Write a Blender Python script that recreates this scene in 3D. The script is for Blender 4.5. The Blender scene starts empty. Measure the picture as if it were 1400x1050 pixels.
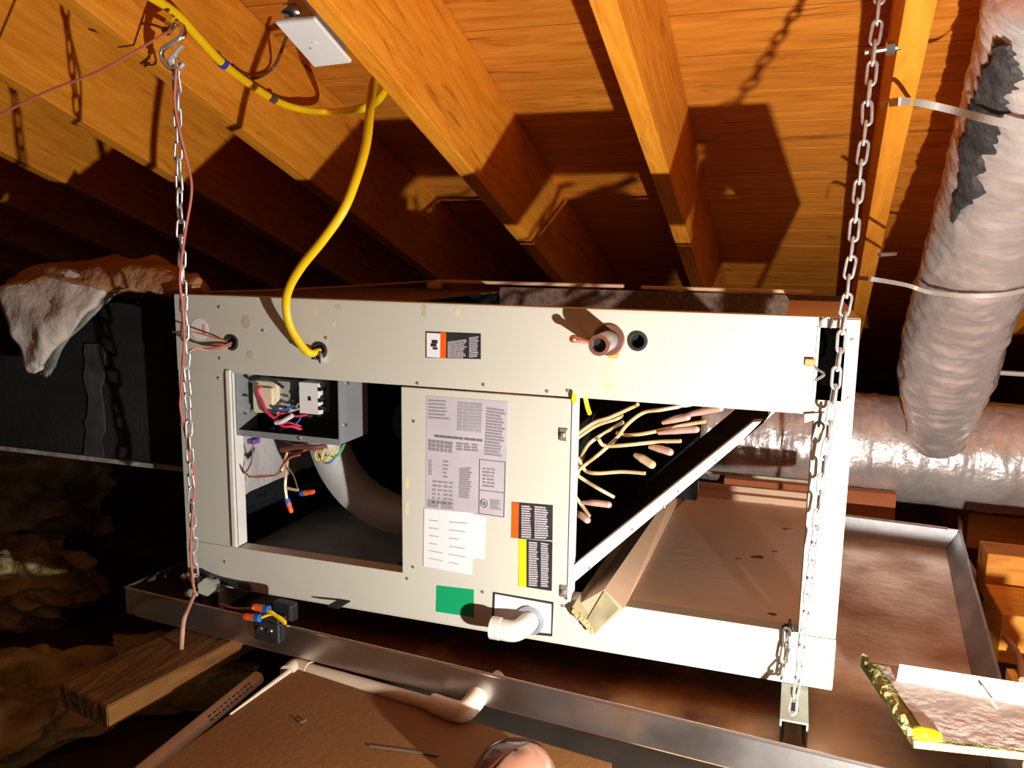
import bpy, bmesh, math, random
from mathutils import Vector, Matrix, noise
random.seed(7)
PI = math.pi
# ------------------------------------------------------------------ camera
R = ((0.94523565, 0.06372219, -0.32010786),
     (0.32609157, -0.14253732, 0.93453058),
     (0.01392302, -0.9877361, -0.15551062))      # rows: world axes seen from the lens (x right, y down, z forward)
FPX = 1133.6
CAM = Vector((1.1775, -1.354, 0.6887))
scene = bpy.context.scene
cd = bpy.data.cameras.new('camera'); cam = bpy.data.objects.new('camera', cd)
scene.collection.objects.link(cam)
cd.sensor_fit = 'HORIZONTAL'; cd.sensor_width = 36; cd.lens = FPX / 1400 * 36
cd.clip_start = 0.02; cd.clip_end = 50
M = Matrix(((R[0][0], -R[0][1], -R[0][2], CAM.x), (R[1][0], -R[1][1], -R[1][2], CAM.y),
            (R[2][0], -R[2][1], -R[2][2], CAM.z), (0, 0, 0, 1)))
cam.matrix_world = M
scene.camera = cam
# ------------------------------------------------------------------ world, lamps, exposure
w = bpy.data.worlds.new('attic_dark'); scene.world = w; w.use_nodes = True
w.node_tree.nodes['Background'].inputs[0].default_value = (0.9, 0.75, 0.6, 1)
w.node_tree.nodes['Background'].inputs[1].default_value = 0.012
LAMP = Vector((1.48, -0.73, 0.096))
def lamp(name, loc, power, radius, col):
    l = bpy.data.lights.new(name, 'POINT'); l.energy = power; l.shadow_soft_size = radius; l.color = col
    o = bpy.data.objects.new(name, l); o.location = loc; scene.collection.objects.link(o); return o
lamp('work_lamp', LAMP, 31, 0.012, (1.0, 0.95, 0.88))
vs = scene.view_settings
vs.view_transform = 'Standard'; vs.look = 'None'; vs.gamma = 1; vs.use_curve_mapping = False
vs.exposure = 1.65

# ------------------------------------------------------------------ pixel -> point on a real plane (1400x1050 frame)
def ray(p):
    v = (p[0] - 700, p[1] - 525, FPX)
    return Vector(tuple(sum(R[i][k] * v[k] for k in range(3)) for i in range(3)))
def at(p, n, pt):
    r = ray(p); n = Vector(n); t = n.dot(Vector(pt) - CAM) / n.dot(r); return CAM + t * r
def ay(p, y): return at(p, (0, 1, 0), (0, y, 0))
def az(p, z): return at(p, (0, 0, 1), (0, 0, z))
def ax(p, x): return at(p, (1, 0, 0), (x, 0, 0))
SL = 0.335; RZ0 = 0.974; PITCH = math.atan(SL); RH = 0.238
def roofz(y): return RZ0 - SL * y                                  # underside of the rafters
def rs(p): return at(p, (0, SL, 1), (0, 0, RZ0 + 0.251))             # sheathing
def F(p): q = ay(p, 0); return (q.x, q.z)

# ------------------------------------------------------------------ materials
def mat(name, col, rough=0.6, metal=0.0, col2=None, scale=8.0, stretch=(1, 1, 1), bump=0.0, bscale=40.0, lo=0.35, hi=0.65,
        detail=6, rnd=0.0, trans=0.0, dist=0.0, coord='Object', spec=0.5, rough2=None):
    m = bpy.data.materials.new(name); m.use_nodes = True
    nt = m.node_tree; b = nt.nodes['Principled BSDF']
    b.inputs['Roughness'].default_value = rough; b.inputs['Metallic'].default_value = metal
    b.inputs['Specular IOR Level'].default_value = spec
    b.inputs['Base Color'].default_value = (*col, 1)
    if trans: b.inputs['Transmission Weight'].default_value = trans
    tc = nt.nodes.new('ShaderNodeTexCoord'); mp = nt.nodes.new('ShaderNodeMapping')
    mp.inputs['Scale'].default_value = stretch
    nt.links.new(tc.outputs[coord], mp.inputs[0])
    vec = mp.outputs[0]
    oi = nt.nodes.new('ShaderNodeObjectInfo')
    if rnd:
        ad = nt.nodes.new('ShaderNodeVectorMath'); ad.operation = 'ADD'
        ml = nt.nodes.new('ShaderNodeVectorMath'); ml.operation = 'SCALE'
        cb = nt.nodes.new('ShaderNodeCombineXYZ')
        for i in range(3): nt.links.new(oi.outputs['Random'], cb.inputs[i])
        nt.links.new(cb.outputs[0], ml.inputs[0]); ml.inputs['Scale'].default_value = 37
        nt.links.new(vec, ad.inputs[0]); nt.links.new(ml.outputs[0], ad.inputs[1]); vec = ad.outputs[0]
    if col2:
        n = nt.nodes.new('ShaderNodeTexNoise'); n.inputs['Scale'].default_value = scale; n.inputs['Detail'].default_value = detail
        n.inputs['Distortion'].default_value = dist
        nt.links.new(vec, n.inputs['Vector'])
        r = nt.nodes.new('ShaderNodeValToRGB'); r.color_ramp.elements[0].position = lo; r.color_ramp.elements[1].position = hi
        r.color_ramp.elements[0].color = (*col, 1); r.color_ramp.elements[1].color = (*col2, 1)
        nt.links.new(n.outputs['Fac'], r.inputs[0])
        out = r.outputs[0]
        if rnd:
            h = nt.nodes.new('ShaderNodeHueSaturation'); mr = nt.nodes.new('ShaderNodeMapRange')
            mr.inputs[3].default_value = 1 - rnd; mr.inputs[4].default_value = 1 + rnd
            nt.links.new(oi.outputs['Random'], mr.inputs[0]); nt.links.new(mr.outputs[0], h.inputs['Value'])
            nt.links.new(out, h.inputs['Color']); out = h.outputs[0]
        nt.links.new(out, b.inputs['Base Color'])
        if rough2 is not None:
            mr2 = nt.nodes.new('ShaderNodeMapRange'); mr2.inputs[1].default_value = lo; mr2.inputs[2].default_value = hi
            mr2.inputs[3].default_value = rough; mr2.inputs[4].default_value = rough2
            nt.links.new(n.outputs['Fac'], mr2.inputs[0]); nt.links.new(mr2.outputs[0], b.inputs['Roughness'])
    if bump:
        n2 = nt.nodes.new('ShaderNodeTexNoise'); n2.inputs['Scale'].default_value = bscale; n2.inputs['Detail'].default_value = 4
        nt.links.new(vec, n2.inputs['Vector'])
        bp = nt.nodes.new('ShaderNodeBump'); bp.inputs['Strength'].default_value = bump; bp.inputs['Distance'].default_value = 0.01
        nt.links.new(n2.outputs['Fac'], bp.inputs['Height']); nt.links.new(bp.outputs[0], b.inputs['Normal'])
    return m

def wood(name, a, b_, knot, gscale, stretch, rnd=0.12, rough=0.62):
    """grain bands along the stretched axis, darker knots and streaks"""
    m = mat(name, a, rough, 0, b_, gscale, stretch, 0.25, gscale * 2, 0.3, 0.7, 8, rnd, dist=0.6, spec=0.3)
    nt = m.node_tree; b = nt.nodes['Principled BSDF']
    src = b.inputs['Base Color'].links[0].from_socket
    vecsrc = [n for n in nt.nodes if n.type == 'TEX_NOISE'][0].inputs['Vector'].links[0].from_socket
    k = nt.nodes.new('ShaderNodeTexNoise'); k.inputs['Scale'].default_value = gscale * 0.55; k.inputs['Detail'].default_value = 5
    k.inputs['Distortion'].default_value = 1.6
    nt.links.new(vecsrc, k.inputs['Vector'])
    rr = nt.nodes.new('ShaderNodeValToRGB'); rr.color_ramp.elements[0].position = 0.60; rr.color_ramp.elements[1].position = 0.74
    rr.color_ramp.elements[0].color = (0, 0, 0, 1); rr.color_ramp.elements[1].color = (0.8, 0.8, 0.8, 1)
    nt.links.new(k.outputs['Fac'], rr.inputs[0])
    mx = nt.nodes.new('ShaderNodeMixRGB'); mx.inputs[2].default_value = (*knot, 1)
    nt.links.new(rr.outputs[0], mx.inputs[0]); nt.links.new(src, mx.inputs[1]); nt.links.new(mx.outputs[0], b.inputs['Base Color'])
    return m

MT = {}
MT['rafter'] = wood('rafter_wood', (0.66, 0.215, 0.010), (0.86, 0.33, 0.026), (0.36, 0.10, 0.008), 9, (5, 0.7, 5), 0.10)
MT['sheath'] = wood('sheathing_wood', (0.54, 0.165, 0.010), (0.74, 0.27, 0.030), (0.20, 0.055, 0.008), 7, (0.9, 7, 4), 0.12)
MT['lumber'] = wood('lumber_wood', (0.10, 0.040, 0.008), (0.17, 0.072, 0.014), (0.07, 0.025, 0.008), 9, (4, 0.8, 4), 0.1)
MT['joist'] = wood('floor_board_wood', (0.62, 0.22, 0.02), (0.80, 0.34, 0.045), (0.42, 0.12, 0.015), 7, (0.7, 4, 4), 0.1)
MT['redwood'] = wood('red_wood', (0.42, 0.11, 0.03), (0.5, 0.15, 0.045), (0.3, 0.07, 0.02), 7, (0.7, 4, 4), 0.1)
MT['paint'] = mat('cabinet_paint', (0.60, 0.585, 0.50), 0.42, 0, (0.63, 0.61, 0.52), 3, spec=0.4)
MT['paint_white'] = mat('white_edge_paint', (0.82, 0.82, 0.78), 0.45, 0, (0.74, 0.73, 0.68), 18)
MT['hole'] = mat('dark_hole', (0.006, 0.006, 0.007), 0.8, 0, (0.010, 0.010, 0.012), 20)
MT['rubber'] = mat('black_rubber', (0.015, 0.015, 0.016), 0.55, 0, (0.025, 0.025, 0.027), 30)
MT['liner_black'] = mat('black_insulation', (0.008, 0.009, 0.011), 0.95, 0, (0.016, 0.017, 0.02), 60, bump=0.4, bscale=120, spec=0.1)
MT['liner_brown'] = mat('brown_felt', (0.11, 0.068, 0.05), 0.95, 0, (0.18, 0.12, 0.095), 90, bump=0.4, bscale=160, spec=0.1)
MT['foil'] = mat('foil_facing', (0.86, 0.82, 0.80), 0.42, 0.6, (0.74, 0.68, 0.66), 9, bump=0.5, bscale=45)
MT['foil_dull'] = mat('dull_foil_facing', (0.80, 0.70, 0.64), 0.45, 0.15, (0.62, 0.52, 0.47), 14, bump=0.5, bscale=70)
MT['foil_bright'] = mat('bright_foil_facing', (0.92, 0.88, 0.86), 0.36, 0.3, (0.80, 0.74, 0.73), 10, bump=0.4, bscale=60)
MT['duct_foil'] = mat('duct_foil', (0.92, 0.84, 0.80), 0.30, 0.55, (0.74, 0.62, 0.57), 9, stretch=(1, 1, 1), bump=0.25, bscale=60, lo=0.4, hi=0.7)
MT['galv'] = mat('galvanized_steel', (0.62, 0.63, 0.64), 0.30, 1.0, (0.46, 0.46, 0.47), 9, bump=0.05, bscale=30, rough2=0.42)
MT['rust_shade_pan'] = mat('rusty_galvanized', (0.34, 0.16, 0.075), 0.45, 0.45, (0.72, 0.52, 0.38), 3.6, bump=0.05, bscale=25, lo=0.42, hi=0.6, rough2=0.27)
MT['chain'] = mat('zinc_chain', (0.86, 0.85, 0.86), 0.38, 0.7, (0.6, 0.58, 0.58), 60)
MT['strut'] = mat('grey_strut', (0.33, 0.35, 0.29), 0.5, 0.35, (0.42, 0.43, 0.36), 30)
MT['copper'] = mat('copper', (0.85, 0.38, 0.26), 0.35, 0.85, (0.7, 0.28, 0.17), 40)
MT['pipe_zinc'] = mat('grey_pipe_coat', (0.45, 0.50, 0.52), 0.35, 0.5, (0.55, 0.60, 0.62), 40)
MT['tube_brass'] = mat('brass_tube', (0.80, 0.58, 0.24), 0.4, 0.35, (0.85, 0.70, 0.45), 20)
MT['tube_pink'] = mat('copper_bend', (0.72, 0.40, 0.34), 0.42, 0.4, (0.80, 0.55, 0.45), 20)
MT['yellow'] = mat('yellow_jacket', (0.90, 0.56, 0.004), 0.42, 0, (0.92, 0.60, 0.006), 12)
MT['blue'] = mat('blue_tape', (0.02, 0.05, 0.5), 0.5, 0, (0.03, 0.07, 0.55), 30)
MT['redwire'] = mat('red_wire', (0.55, 0.13, 0.09), 0.5, 0, (0.60, 0.18, 0.13), 30)
MT['pinkwire'] = mat('pink_wire', (0.65, 0.03, 0.10), 0.5, 0, (0.72, 0.05, 0.13), 30)
MT['brownwire'] = mat('brown_wire', (0.14, 0.05, 0.03), 0.5, 0, (0.2, 0.07, 0.04), 30)
MT['blackwire'] = mat('black_wire', (0.02, 0.02, 0.02), 0.5, 0, (0.03, 0.03, 0.03), 30)
MT['bluewire'] = mat('blue_wire', (0.03, 0.12, 0.45), 0.5, 0, (0.05, 0.15, 0.5), 30)
MT['greenwire'] = mat('green_wire', (0.04, 0.35, 0.20), 0.5, 0, (0.06, 0.40, 0.22), 30)
MT['purple'] = mat('purple_wire', (0.16, 0.06, 0.35), 0.5, 0, (0.2, 0.08, 0.4), 30)
MT['nut_orange'] = mat('orange_plastic', (0.95, 0.12, 0.02), 0.45, 0, (0.9, 0.16, 0.03), 30)
MT['nut_blue'] = mat('blue_plastic', (0.02, 0.12, 0.55), 0.45, 0, (0.03, 0.15, 0.6), 30)
MT['white'] = mat('white_plastic', (0.84, 0.82, 0.80), 0.4, 0, (0.80, 0.78, 0.76), 20)
MT['beige'] = mat('beige_coil_form', (0.72, 0.62, 0.42), 0.5, 0, (0.78, 0.70, 0.52), 30)
MT['greybox'] = mat('grey_box_paint', (0.30, 0.32, 0.35), 0.38, 0.3, (0.34, 0.36, 0.39), 15)
MT['blackbox'] = mat('black_box_inside', (0.012, 0.012, 0.014), 0.5, 0, (0.02, 0.02, 0.023), 15)
MT['blower'] = mat('dusty_blower_metal', (0.42, 0.42, 0.41), 0.55, 0.2, (0.58, 0.57, 0.55), 7, bump=0.1, bscale=60)
MT['blower_floor'] = mat('dusty_floor', (0.30, 0.27, 0.24), 0.8, 0, (0.46, 0.42, 0.38), 9)
MT['tan_pan'] = mat('tan_pan_floor', (0.56, 0.36, 0.23), 0.6, 0, (0.64, 0.43, 0.28), 5, bump=0.05, spec=0.3)
MT['tray'] = mat('cream_tray', (0.84, 0.68, 0.53), 0.6, 0, (0.88, 0.74, 0.60), 5, bump=0.05, spec=0.3)
MT['void'] = mat('void_black', (0.001, 0.001, 0.001), 0.95, 0, (0.0015, 0.0015, 0.0015), 20, spec=0.02)
MT['olive'] = mat('dirty_edge_strip', (0.22, 0.19, 0.12), 0.6, 0, (0.40, 0.33, 0.18), 25)
MT['gunk'] = mat('tan_gunk', (0.45, 0.30, 0.12), 0.9, 0, (0.60, 0.45, 0.22), 60, bump=0.6, bscale=150)
MT['rust_stain'] = mat('rust_stain', (0.70, 0.28, 0.05), 0.8, 0, (0.82, 0.42, 0.12), 40)
MT['yellow_stain'] = mat('yellow_stain', (0.82, 0.68, 0.33), 0.7, 0, (0.74, 0.65, 0.42), 25)
MT['faint_stain'] = mat('faint_stain', (0.48, 0.40, 0.25), 0.7, 0, (0.58, 0.52, 0.38), 40)
MT['label_white'] = mat('label_paper', (0.88, 0.85, 0.86), 0.5, 0, (0.84, 0.80, 0.82), 15)
MT['label_lilac'] = mat('lilac_label', (0.50, 0.46, 0.50), 0.5, 0, (0.55, 0.51, 0.55), 15)
MT['label_grey'] = mat('grey_label', (0.36, 0.34, 0.37), 0.5, 0, (0.42, 0.40, 0.43), 15)
MT['label_black'] = mat('black_label', (0.02, 0.02, 0.022), 0.5, 0, (0.03, 0.03, 0.032), 15)
MT['label_orange'] = mat('orange_label', (0.93, 0.10, 0.003), 0.5, 0, (0.95, 0.12, 0.004), 15)
MT['label_yellow'] = mat('yellow_label', (0.90, 0.80, 0.005), 0.5, 0, (0.92, 0.82, 0.006), 15)
MT['label_green'] = mat('green_label', (0.003, 0.34, 0.13), 0.5, 0, (0.004, 0.36, 0.14), 15)
MT['print'] = mat('label_print', (0.14, 0.12, 0.15), 0.6, 0, (0.18, 0.16, 0.19), 15)
MT['print_soft'] = mat('label_print_soft', (0.33, 0.29, 0.33), 0.6, 0, (0.28, 0.25, 0.28), 15)
MT['print_pink'] = mat('pink_print', (0.80, 0.33, 0.33), 0.6, 0, (0.85, 0.40, 0.40), 15)
MT['pvc'] = mat('white_pvc', (0.82, 0.76, 0.72), 0.35, 0, (0.78, 0.71, 0.66), 9)
MT['pvc_old'] = mat('dusty_pvc', (0.74, 0.61, 0.48), 0.5, 0, (0.64, 0.51, 0.38), 12)
MT['plywood'] = mat('brown_hardboard', (0.17, 0.066, 0.010), 0.8, 0, (0.22, 0.090, 0.016), 3, bump=0.1, bscale=80, rnd=0.05)
MT['fiber'] = mat('yellow_fiberglass', (0.20, 0.155, 0.035), 0.95, 0, (0.68, 0.60, 0.32), 7, bump=0.9, bscale=45, spec=0.05, lo=0.4, hi=0.62)
MT['fiber_edge'] = mat('green_yellow_fiberglass', (0.26, 0.30, 0.13), 0.95, 0, (0.55, 0.50, 0.20), 16, bump=0.7, bscale=80, spec=0.05)
MT['plenum'] = mat('charcoal_duct_board', (0.014, 0.0145, 0.014), 0.85, 0, (0.026, 0.026, 0.024), 5, bump=0.2, bscale=90, spec=0.2)
MT['tape_dark'] = mat('smeared_mastic', (0.014, 0.014, 0.014), 0.9, 0, (0.06, 0.06, 0.058), 14)
MT['blanket'] = mat('white_cloth_facing', (0.74, 0.66, 0.58), 0.85, 0, (0.50, 0.42, 0.37), 7, bump=0.7, bscale=26, spec=0.1, lo=0.45, hi=0.72)
MT['blanket_brown'] = mat('brown_wool', (0.36, 0.17, 0.08), 0.95, 0, (0.52, 0.27, 0.13), 14, bump=0.8, bscale=40, spec=0.05)
MT['blanket_grey'] = mat('grey_facing', (0.22, 0.22, 0.20), 0.8, 0, (0.42, 0.40, 0.37), 14, bump=0.5, bscale=40)
MT['strap'] = mat('grey_strap', (0.66, 0.62, 0.56), 0.45, 0.2, (0.58, 0.54, 0.48), 20)
MT['tar'] = mat('black_mastic', (0.03, 0.027, 0.027), 0.7, 0, (0.07, 0.06, 0.058), 30, bump=0.7, bscale=60)
MT['dust'] = mat('dark_floor', (0.05, 0.035, 0.022), 0.95, 0, (0.09, 0.06, 0.04), 6)
MT['steel'] = mat('bright_steel', (0.8, 0.8, 0.8), 0.25, 1.0, (0.65, 0.65, 0.65), 40)
MT['screw'] = mat('dull_screw', (0.40, 0.37, 0.32), 0.4, 0.7, (0.5, 0.46, 0.4), 60)
MT['cable_dirty'] = mat('dirty_cable', (0.55, 0.32, 0.22), 0.6, 0, (0.45, 0.24, 0.16), 20)
MT['mark'] = mat('dark_mark', (0.10, 0.07, 0.05), 0.6, 0, (0.13, 0.09, 0.07), 20)
MT['clear'] = mat('amber_clear_plastic', (0.95, 0.78, 0.68), 0.04, 0, (0.92, 0.74, 0.64), 5, trans=1.0)
MT['skinlike'] = mat('brown_base_plastic', (0.20, 0.09, 0.05), 0.5, 0, (0.34, 0.18, 0.12), 9)
MT['lit_pink'] = mat('lit_side_pink', (0.62, 0.36, 0.27), 0.4, 0, (0.72, 0.46, 0.36), 9)
MT['edge_paper'] = mat('frayed_edge', (0.55, 0.42, 0.30), 0.9, 0, (0.68, 0.55, 0.42), 40)

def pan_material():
    m = mat('rust_shade_pan_floor', (0.15, 0.05, 0.018), 0.5, 0.35, (0.78, 0.55, 0.38), 5, bump=0.12, bscale=45, lo=0.46, hi=0.80)
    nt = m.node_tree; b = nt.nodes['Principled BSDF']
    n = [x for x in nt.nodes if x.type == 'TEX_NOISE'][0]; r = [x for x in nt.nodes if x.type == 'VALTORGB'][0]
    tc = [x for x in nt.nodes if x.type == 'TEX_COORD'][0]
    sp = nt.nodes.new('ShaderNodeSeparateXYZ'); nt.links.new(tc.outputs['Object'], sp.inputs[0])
    mr = nt.nodes.new('ShaderNodeMapRange'); mr.inputs[1].default_value = 1.0; mr.inputs[2].default_value = 1.42; mr.inputs[3].default_value = -0.08; mr.inputs[4].default_value = 0.30  # rust also darkened toward the left, painting in shade under the air handler
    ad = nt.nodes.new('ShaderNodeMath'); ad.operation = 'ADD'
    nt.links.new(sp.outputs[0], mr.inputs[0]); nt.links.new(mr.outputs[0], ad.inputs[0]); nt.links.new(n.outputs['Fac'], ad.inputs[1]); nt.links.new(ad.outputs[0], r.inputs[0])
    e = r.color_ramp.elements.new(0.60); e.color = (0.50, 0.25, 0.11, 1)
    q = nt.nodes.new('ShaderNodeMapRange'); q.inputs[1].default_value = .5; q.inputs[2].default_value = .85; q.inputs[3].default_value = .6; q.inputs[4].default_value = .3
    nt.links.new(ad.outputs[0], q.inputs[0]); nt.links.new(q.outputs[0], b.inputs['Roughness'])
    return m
MT['rust_shade_pan'] = pan_material()
# ------------------------------------------------------------------ mesh helpers
COL = scene.collection
def link(name, me, m, parent=None):
    o = bpy.data.objects.new(name, me); COL.objects.link(o)
    if m is not None and len(me.materials) == 0: me.materials.append(m)
    if parent is not None: o.parent = parent
    return o
def obj(name, bm, m, parent=None, smooth=False, angle=40):
    me = bpy.data.meshes.new(name)
    bmesh.ops.recalc_face_normals(bm, faces=bm.faces[:])
    if smooth:
        for f in bm.faces: f.smooth = True
        for e in bm.edges:
            if len(e.link_faces) == 2 and e.calc_face_angle(0) > math.radians(angle): e.smooth = False
    bm.to_mesh(me); bm.free()
    return link(name, me, m, parent)
def box(bm, x0, x1, y0, y1, z0, z1, bev=0.0):
    r = bmesh.ops.create_cube(bm, size=1)
    vs_ = r['verts']
    for v in vs_: v.co = Vector(((x0 + x1) / 2 + v.co.x * (x1 - x0), (y0 + y1) / 2 + v.co.y * (y1 - y0), (z0 + z1) / 2 + v.co.z * (z1 - z0)))
    if bev:
        es = list({e for v in vs_ for e in v.link_edges})
        bmesh.ops.bevel(bm, geom=es, offset=bev, segments=2, affect='EDGES', profile=0.5)
    return bm
def B(*a, **k): return box(bmesh.new(), *a, **k)
def spline(pts, n=8):
    pts = [Vector(p) for p in pts]
    if len(pts) < 3: return pts
    P = [2 * pts[0] - pts[1]] + pts + [2 * pts[-1] - pts[-2]]
    out = []
    for i in range(1, len(P) - 2):
        a, b, c, d = P[i - 1:i + 3]
        for k in range(n):
            t = k / n
            out.append(0.5 * ((2 * b) + (-a + c) * t + (2 * a - 5 * b + 4 * c - d) * t * t + (-a + 3 * b - 3 * c + d) * t ** 3))
    out.append(pts[-1]); return out
def tube(bm, pts, r, seg=8, n=8, smooth=True, closed=False, flat=1.0):
    pts = spline(pts, n) if smooth and not closed else [Vector(p) for p in pts]
    N = len(pts); rings = []; up = None
    for i, p in enumerate(pts):
        if closed: t = pts[(i + 1) % N] - pts[i - 1]
        else: t = pts[min(i + 1, N - 1)] - pts[max(i - 1, 0)]
        t = t.normalized() if t.length > 1e-9 else Vector((0, 0, 1))
        if up is None: up = t.orthogonal().normalized()
        u = up - t * up.dot(t); u = u.normalized() if u.length > 1e-6 else t.orthogonal().normalized(); up = u
        v = t.cross(u)
        rr = r(i / (N - 1)) if callable(r) else r
        rings.append([bm.verts.new(p + (u * math.cos(2 * PI * k / seg) + v * flat * math.sin(2 * PI * k / seg)) * rr) for k in range(seg)])
    for i in range(N if closed else N - 1):
        a, b = rings[i], rings[(i + 1) % N]
        for k in range(seg): bm.faces.new((a[k], a[(k + 1) % seg], b[(k + 1) % seg], b[k]))
    if not closed:
        bm.faces.new(rings[0][::-1]); bm.faces.new(rings[-1])
    return bm
def T(pts, r, **k): return tube(bmesh.new(), pts, r, **k)
def lathe(bm, prof, seg=40, org=(0, 0, 0), axis='Y'):
    """profile of (radius, height along axis)"""
    org = Vector(org); rings = []
    for r, h in prof:
        ring = []
        for k in range(seg):
            a = 2 * PI * k / seg; c, s = r * math.cos(a), r * math.sin(a)
            ring.append(bm.verts.new(org + Vector((c, h, s) if axis == 'Y' else (c, s, h) if axis == 'Z' else (h, c, s))))
        rings.append(ring)
    for a, b in zip(rings, rings[1:]):
        for k in range(seg): bm.faces.new((a[k], a[(k + 1) % seg], b[(k + 1) % seg], b[k]))
    return bm
def rod(bm, p, q, r, seg=12):
    return tube(bm, [p, q], r, seg=seg, smooth=False)
def prism(bm, poly, y0, y1):
    """polygon in (x, z) pushed along y"""
    a = [bm.verts.new((x, y0, z)) for x, z in poly]; b = [bm.verts.new((x, y1, z)) for x, z in poly]
    n = len(poly)
    bm.faces.new(a); bm.faces.new(b[::-1])
    for i in range(n): bm.faces.new((a[i], a[(i + 1) % n], b[(i + 1) % n], b[i]))
    return bm
def plate(outline, holes, y0, y1):
    """sheet in the x-z plane with real holes, y0 front, y1 back"""
    bm = bmesh.new(); es = []; loops = []
    for lp in [outline] + holes:
        vs_ = [bm.verts.new((x, y0, z)) for x, z in lp]; loops.append(vs_)
        for i in range(len(vs_)): es.append(bm.edges.new((vs_[i], vs_[(i + 1) % len(vs_)])))
    bmesh.ops.triangle_fill(bm, use_beauty=True, use_dissolve=False, edges=es)
    r = bmesh.ops.extrude_face_region(bm, geom=bm.faces[:])
    for v in [g for g in r['geom'] if isinstance(g, bmesh.types.BMVert)]: v.co.y = y1
    return bm
def circ(c, r, n=20): return [(c[0] + r * math.cos(2 * PI * k / n), c[1] + r * math.sin(2 * PI * k / n)) for k in range(n)]
def rect(x0, x1, z0, z1): return [(x0, z0), (x1, z0), (x1, z1), (x0, z1)]
def thing(name, label, cat, loc=(0, 0, 0), group=None):
    o = bpy.data.objects.new(name, None); COL.objects.link(o); o.location = loc; o.empty_display_size = 0.05
    return tag(o, label, cat, group)
def tag(o, label, cat, group=None):
    o['label'] = label; o['category'] = cat
    if group: o['group'] = group
    return o
def lump(bm, c, r, sx, sy, sz, seed, amp=0.35, sub=4, freq=1.6):
    g = bmesh.ops.create_icosphere(bm, subdivisions=sub, radius=1)
    for v in g['verts']:
        d = 1 + amp * noise.noise(v.co * freq + Vector((seed, seed * 2.3, 0))) + amp * 0.4 * noise.noise(v.co * freq * 3 + Vector((seed, 0, seed)))
        v.co = Vector(c) + Vector((v.co.x * sx, v.co.y * sy, v.co.z * sz)) * r * d
    return bm

# ================================================================== THE SETTING
ceil = bpy.data.objects.new('ceiling', None); COL.objects.link(ceil); ceil['kind'] = 'structure'
ceil.location = (0, 0, RZ0); ceil.rotation_euler = (-PITCH, 0, 0)
pw = 0.1415; pm = None
y = -1.9; i = 0
while y < 5.0:
    if pm is None:
        o = obj('plank', B(-4.0, 4.0, 0.0015, pw - 0.0015, 0, 0.019, bev=0.0015), MT['sheath'], ceil); pm = o.data
    else:
        o = link('plank', pm, None, ceil)
    o.location = (random.uniform(-0.3, 0.3), y, RH + random.uniform(0, 0.0015)); y += pw; i += 1
roofdeck = obj('roof_deck', B(-4.5, 4.5, -2.0, 5.1, RH + 0.022, RH + 0.034), MT['hole'], ceil)

floor = obj('floor', B(-4.2, 4.2, -2.2, 4.6, -0.34, -0.30), MT['dust']); floor['kind'] = 'structure'

# rafters ------------------------------------------------------------
RX = [(-2.19, 'farthest left roof rafter, a sliver at the left edge of the photo'),
      (-1.80, 'roof rafter second from the far left, lost in the dark'),
      (-1.42, 'roof rafter third from the far left, mostly hidden in the dark'),
      (-1.05, 'wooden rafter at the left edge, crossed by the thin red wire'),
      (-0.685, 'wooden rafter lit at its low tip left of the left chain'),
      (-0.315, 'wooden rafter whose shaded tip ends right behind the left chain'),
      (0.045, 'broad orange rafter that carries the left chain hook and yellow cable'),
      (0.464, 'wide bright orange rafter with the white box cover on its left side'),
      (0.878, 'orange rafter above the middle of the air handler, seen nearly from below'),
      (1.300, 'bright narrow orange rafter just right of the right chain'),
      (1.765, 'rafter at the right edge half hidden behind the foil duct'),
      (2.17, 'rafter beyond the foil duct at the far right')]
rm = None; rafters = []
for k, (x, lb) in enumerate(RX):
    if rm is None:
        o = obj('rafter', B(0, 0.038, -1.9, 5.0, 0, RH - 0.001, bev=0.002), MT['rafter']); rm = o.data
    else: o = link('rafter', rm, None)
    o.location = (x, 0, RZ0); o.rotation_euler = (-PITCH, 0, 0)
    tag(o, lb, 'rafter', 'roof rafters'); rafters.append(o)
rafters[9].location.x = 1.287; rafters[9].rotation_euler.z = -.035

# ================================================================== AIR HANDLER
W, H, D = 1.268, 0.597, 0.553
ah = thing('air_handler', 'cream sheet-metal air handler hanging open on chains in the attic', 'air handler', (0, 0, 0))
ZB, ZT = 0.088, 0.452             # bottom and top of the openings
X1, X2, X3, X4 = 0.128, 0.503, 0.829, 1.212
# upper panel with its real holes
h_wire = F((318, 468)); h_cable = F((438, 479)); h_pipe = F((833, 464)); h_knock = F((872, 466))
up = obj('upper_panel', plate(rect(0, X4 - 0.0005, ZT - 0.004, H), [circ(h_wire, .0125), circ(h_cable, .014), circ(h_pipe, .026), circ(h_knock, .0135)], -0.003, 0), MT['paint'], ah)
lip = obj('top_flange', B(0, W, -0.003, 0.028, H, H + 0.0025, bev=0.001), MT['paint'], ah)
obj('left_post', B(0, X1, -0.0015, 0.0005, ZB, ZT - 0.0045), MT['paint'], ah)
fl = obj('edge_flange', B(X1 - 0.011, X1, -0.007, 0.03, ZB + 0.001, ZT + 0.002, bev=0.002), MT['paint_white'], ah)
obj('lower_rail', B(0, W, -0.003, 0.0, 0, ZB - 0.0005, bev=0.0008), MT['paint'], ah)
obj('lower_rail_lip', B(0, W, 0.0, 0.03, ZB - 0.004, ZB - 0.001), MT['paint'], ah)
obj('bottom_flange', B(0, W, -0.003, 0.03, -0.002, 0.0), MT['paint'], ah)
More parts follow.
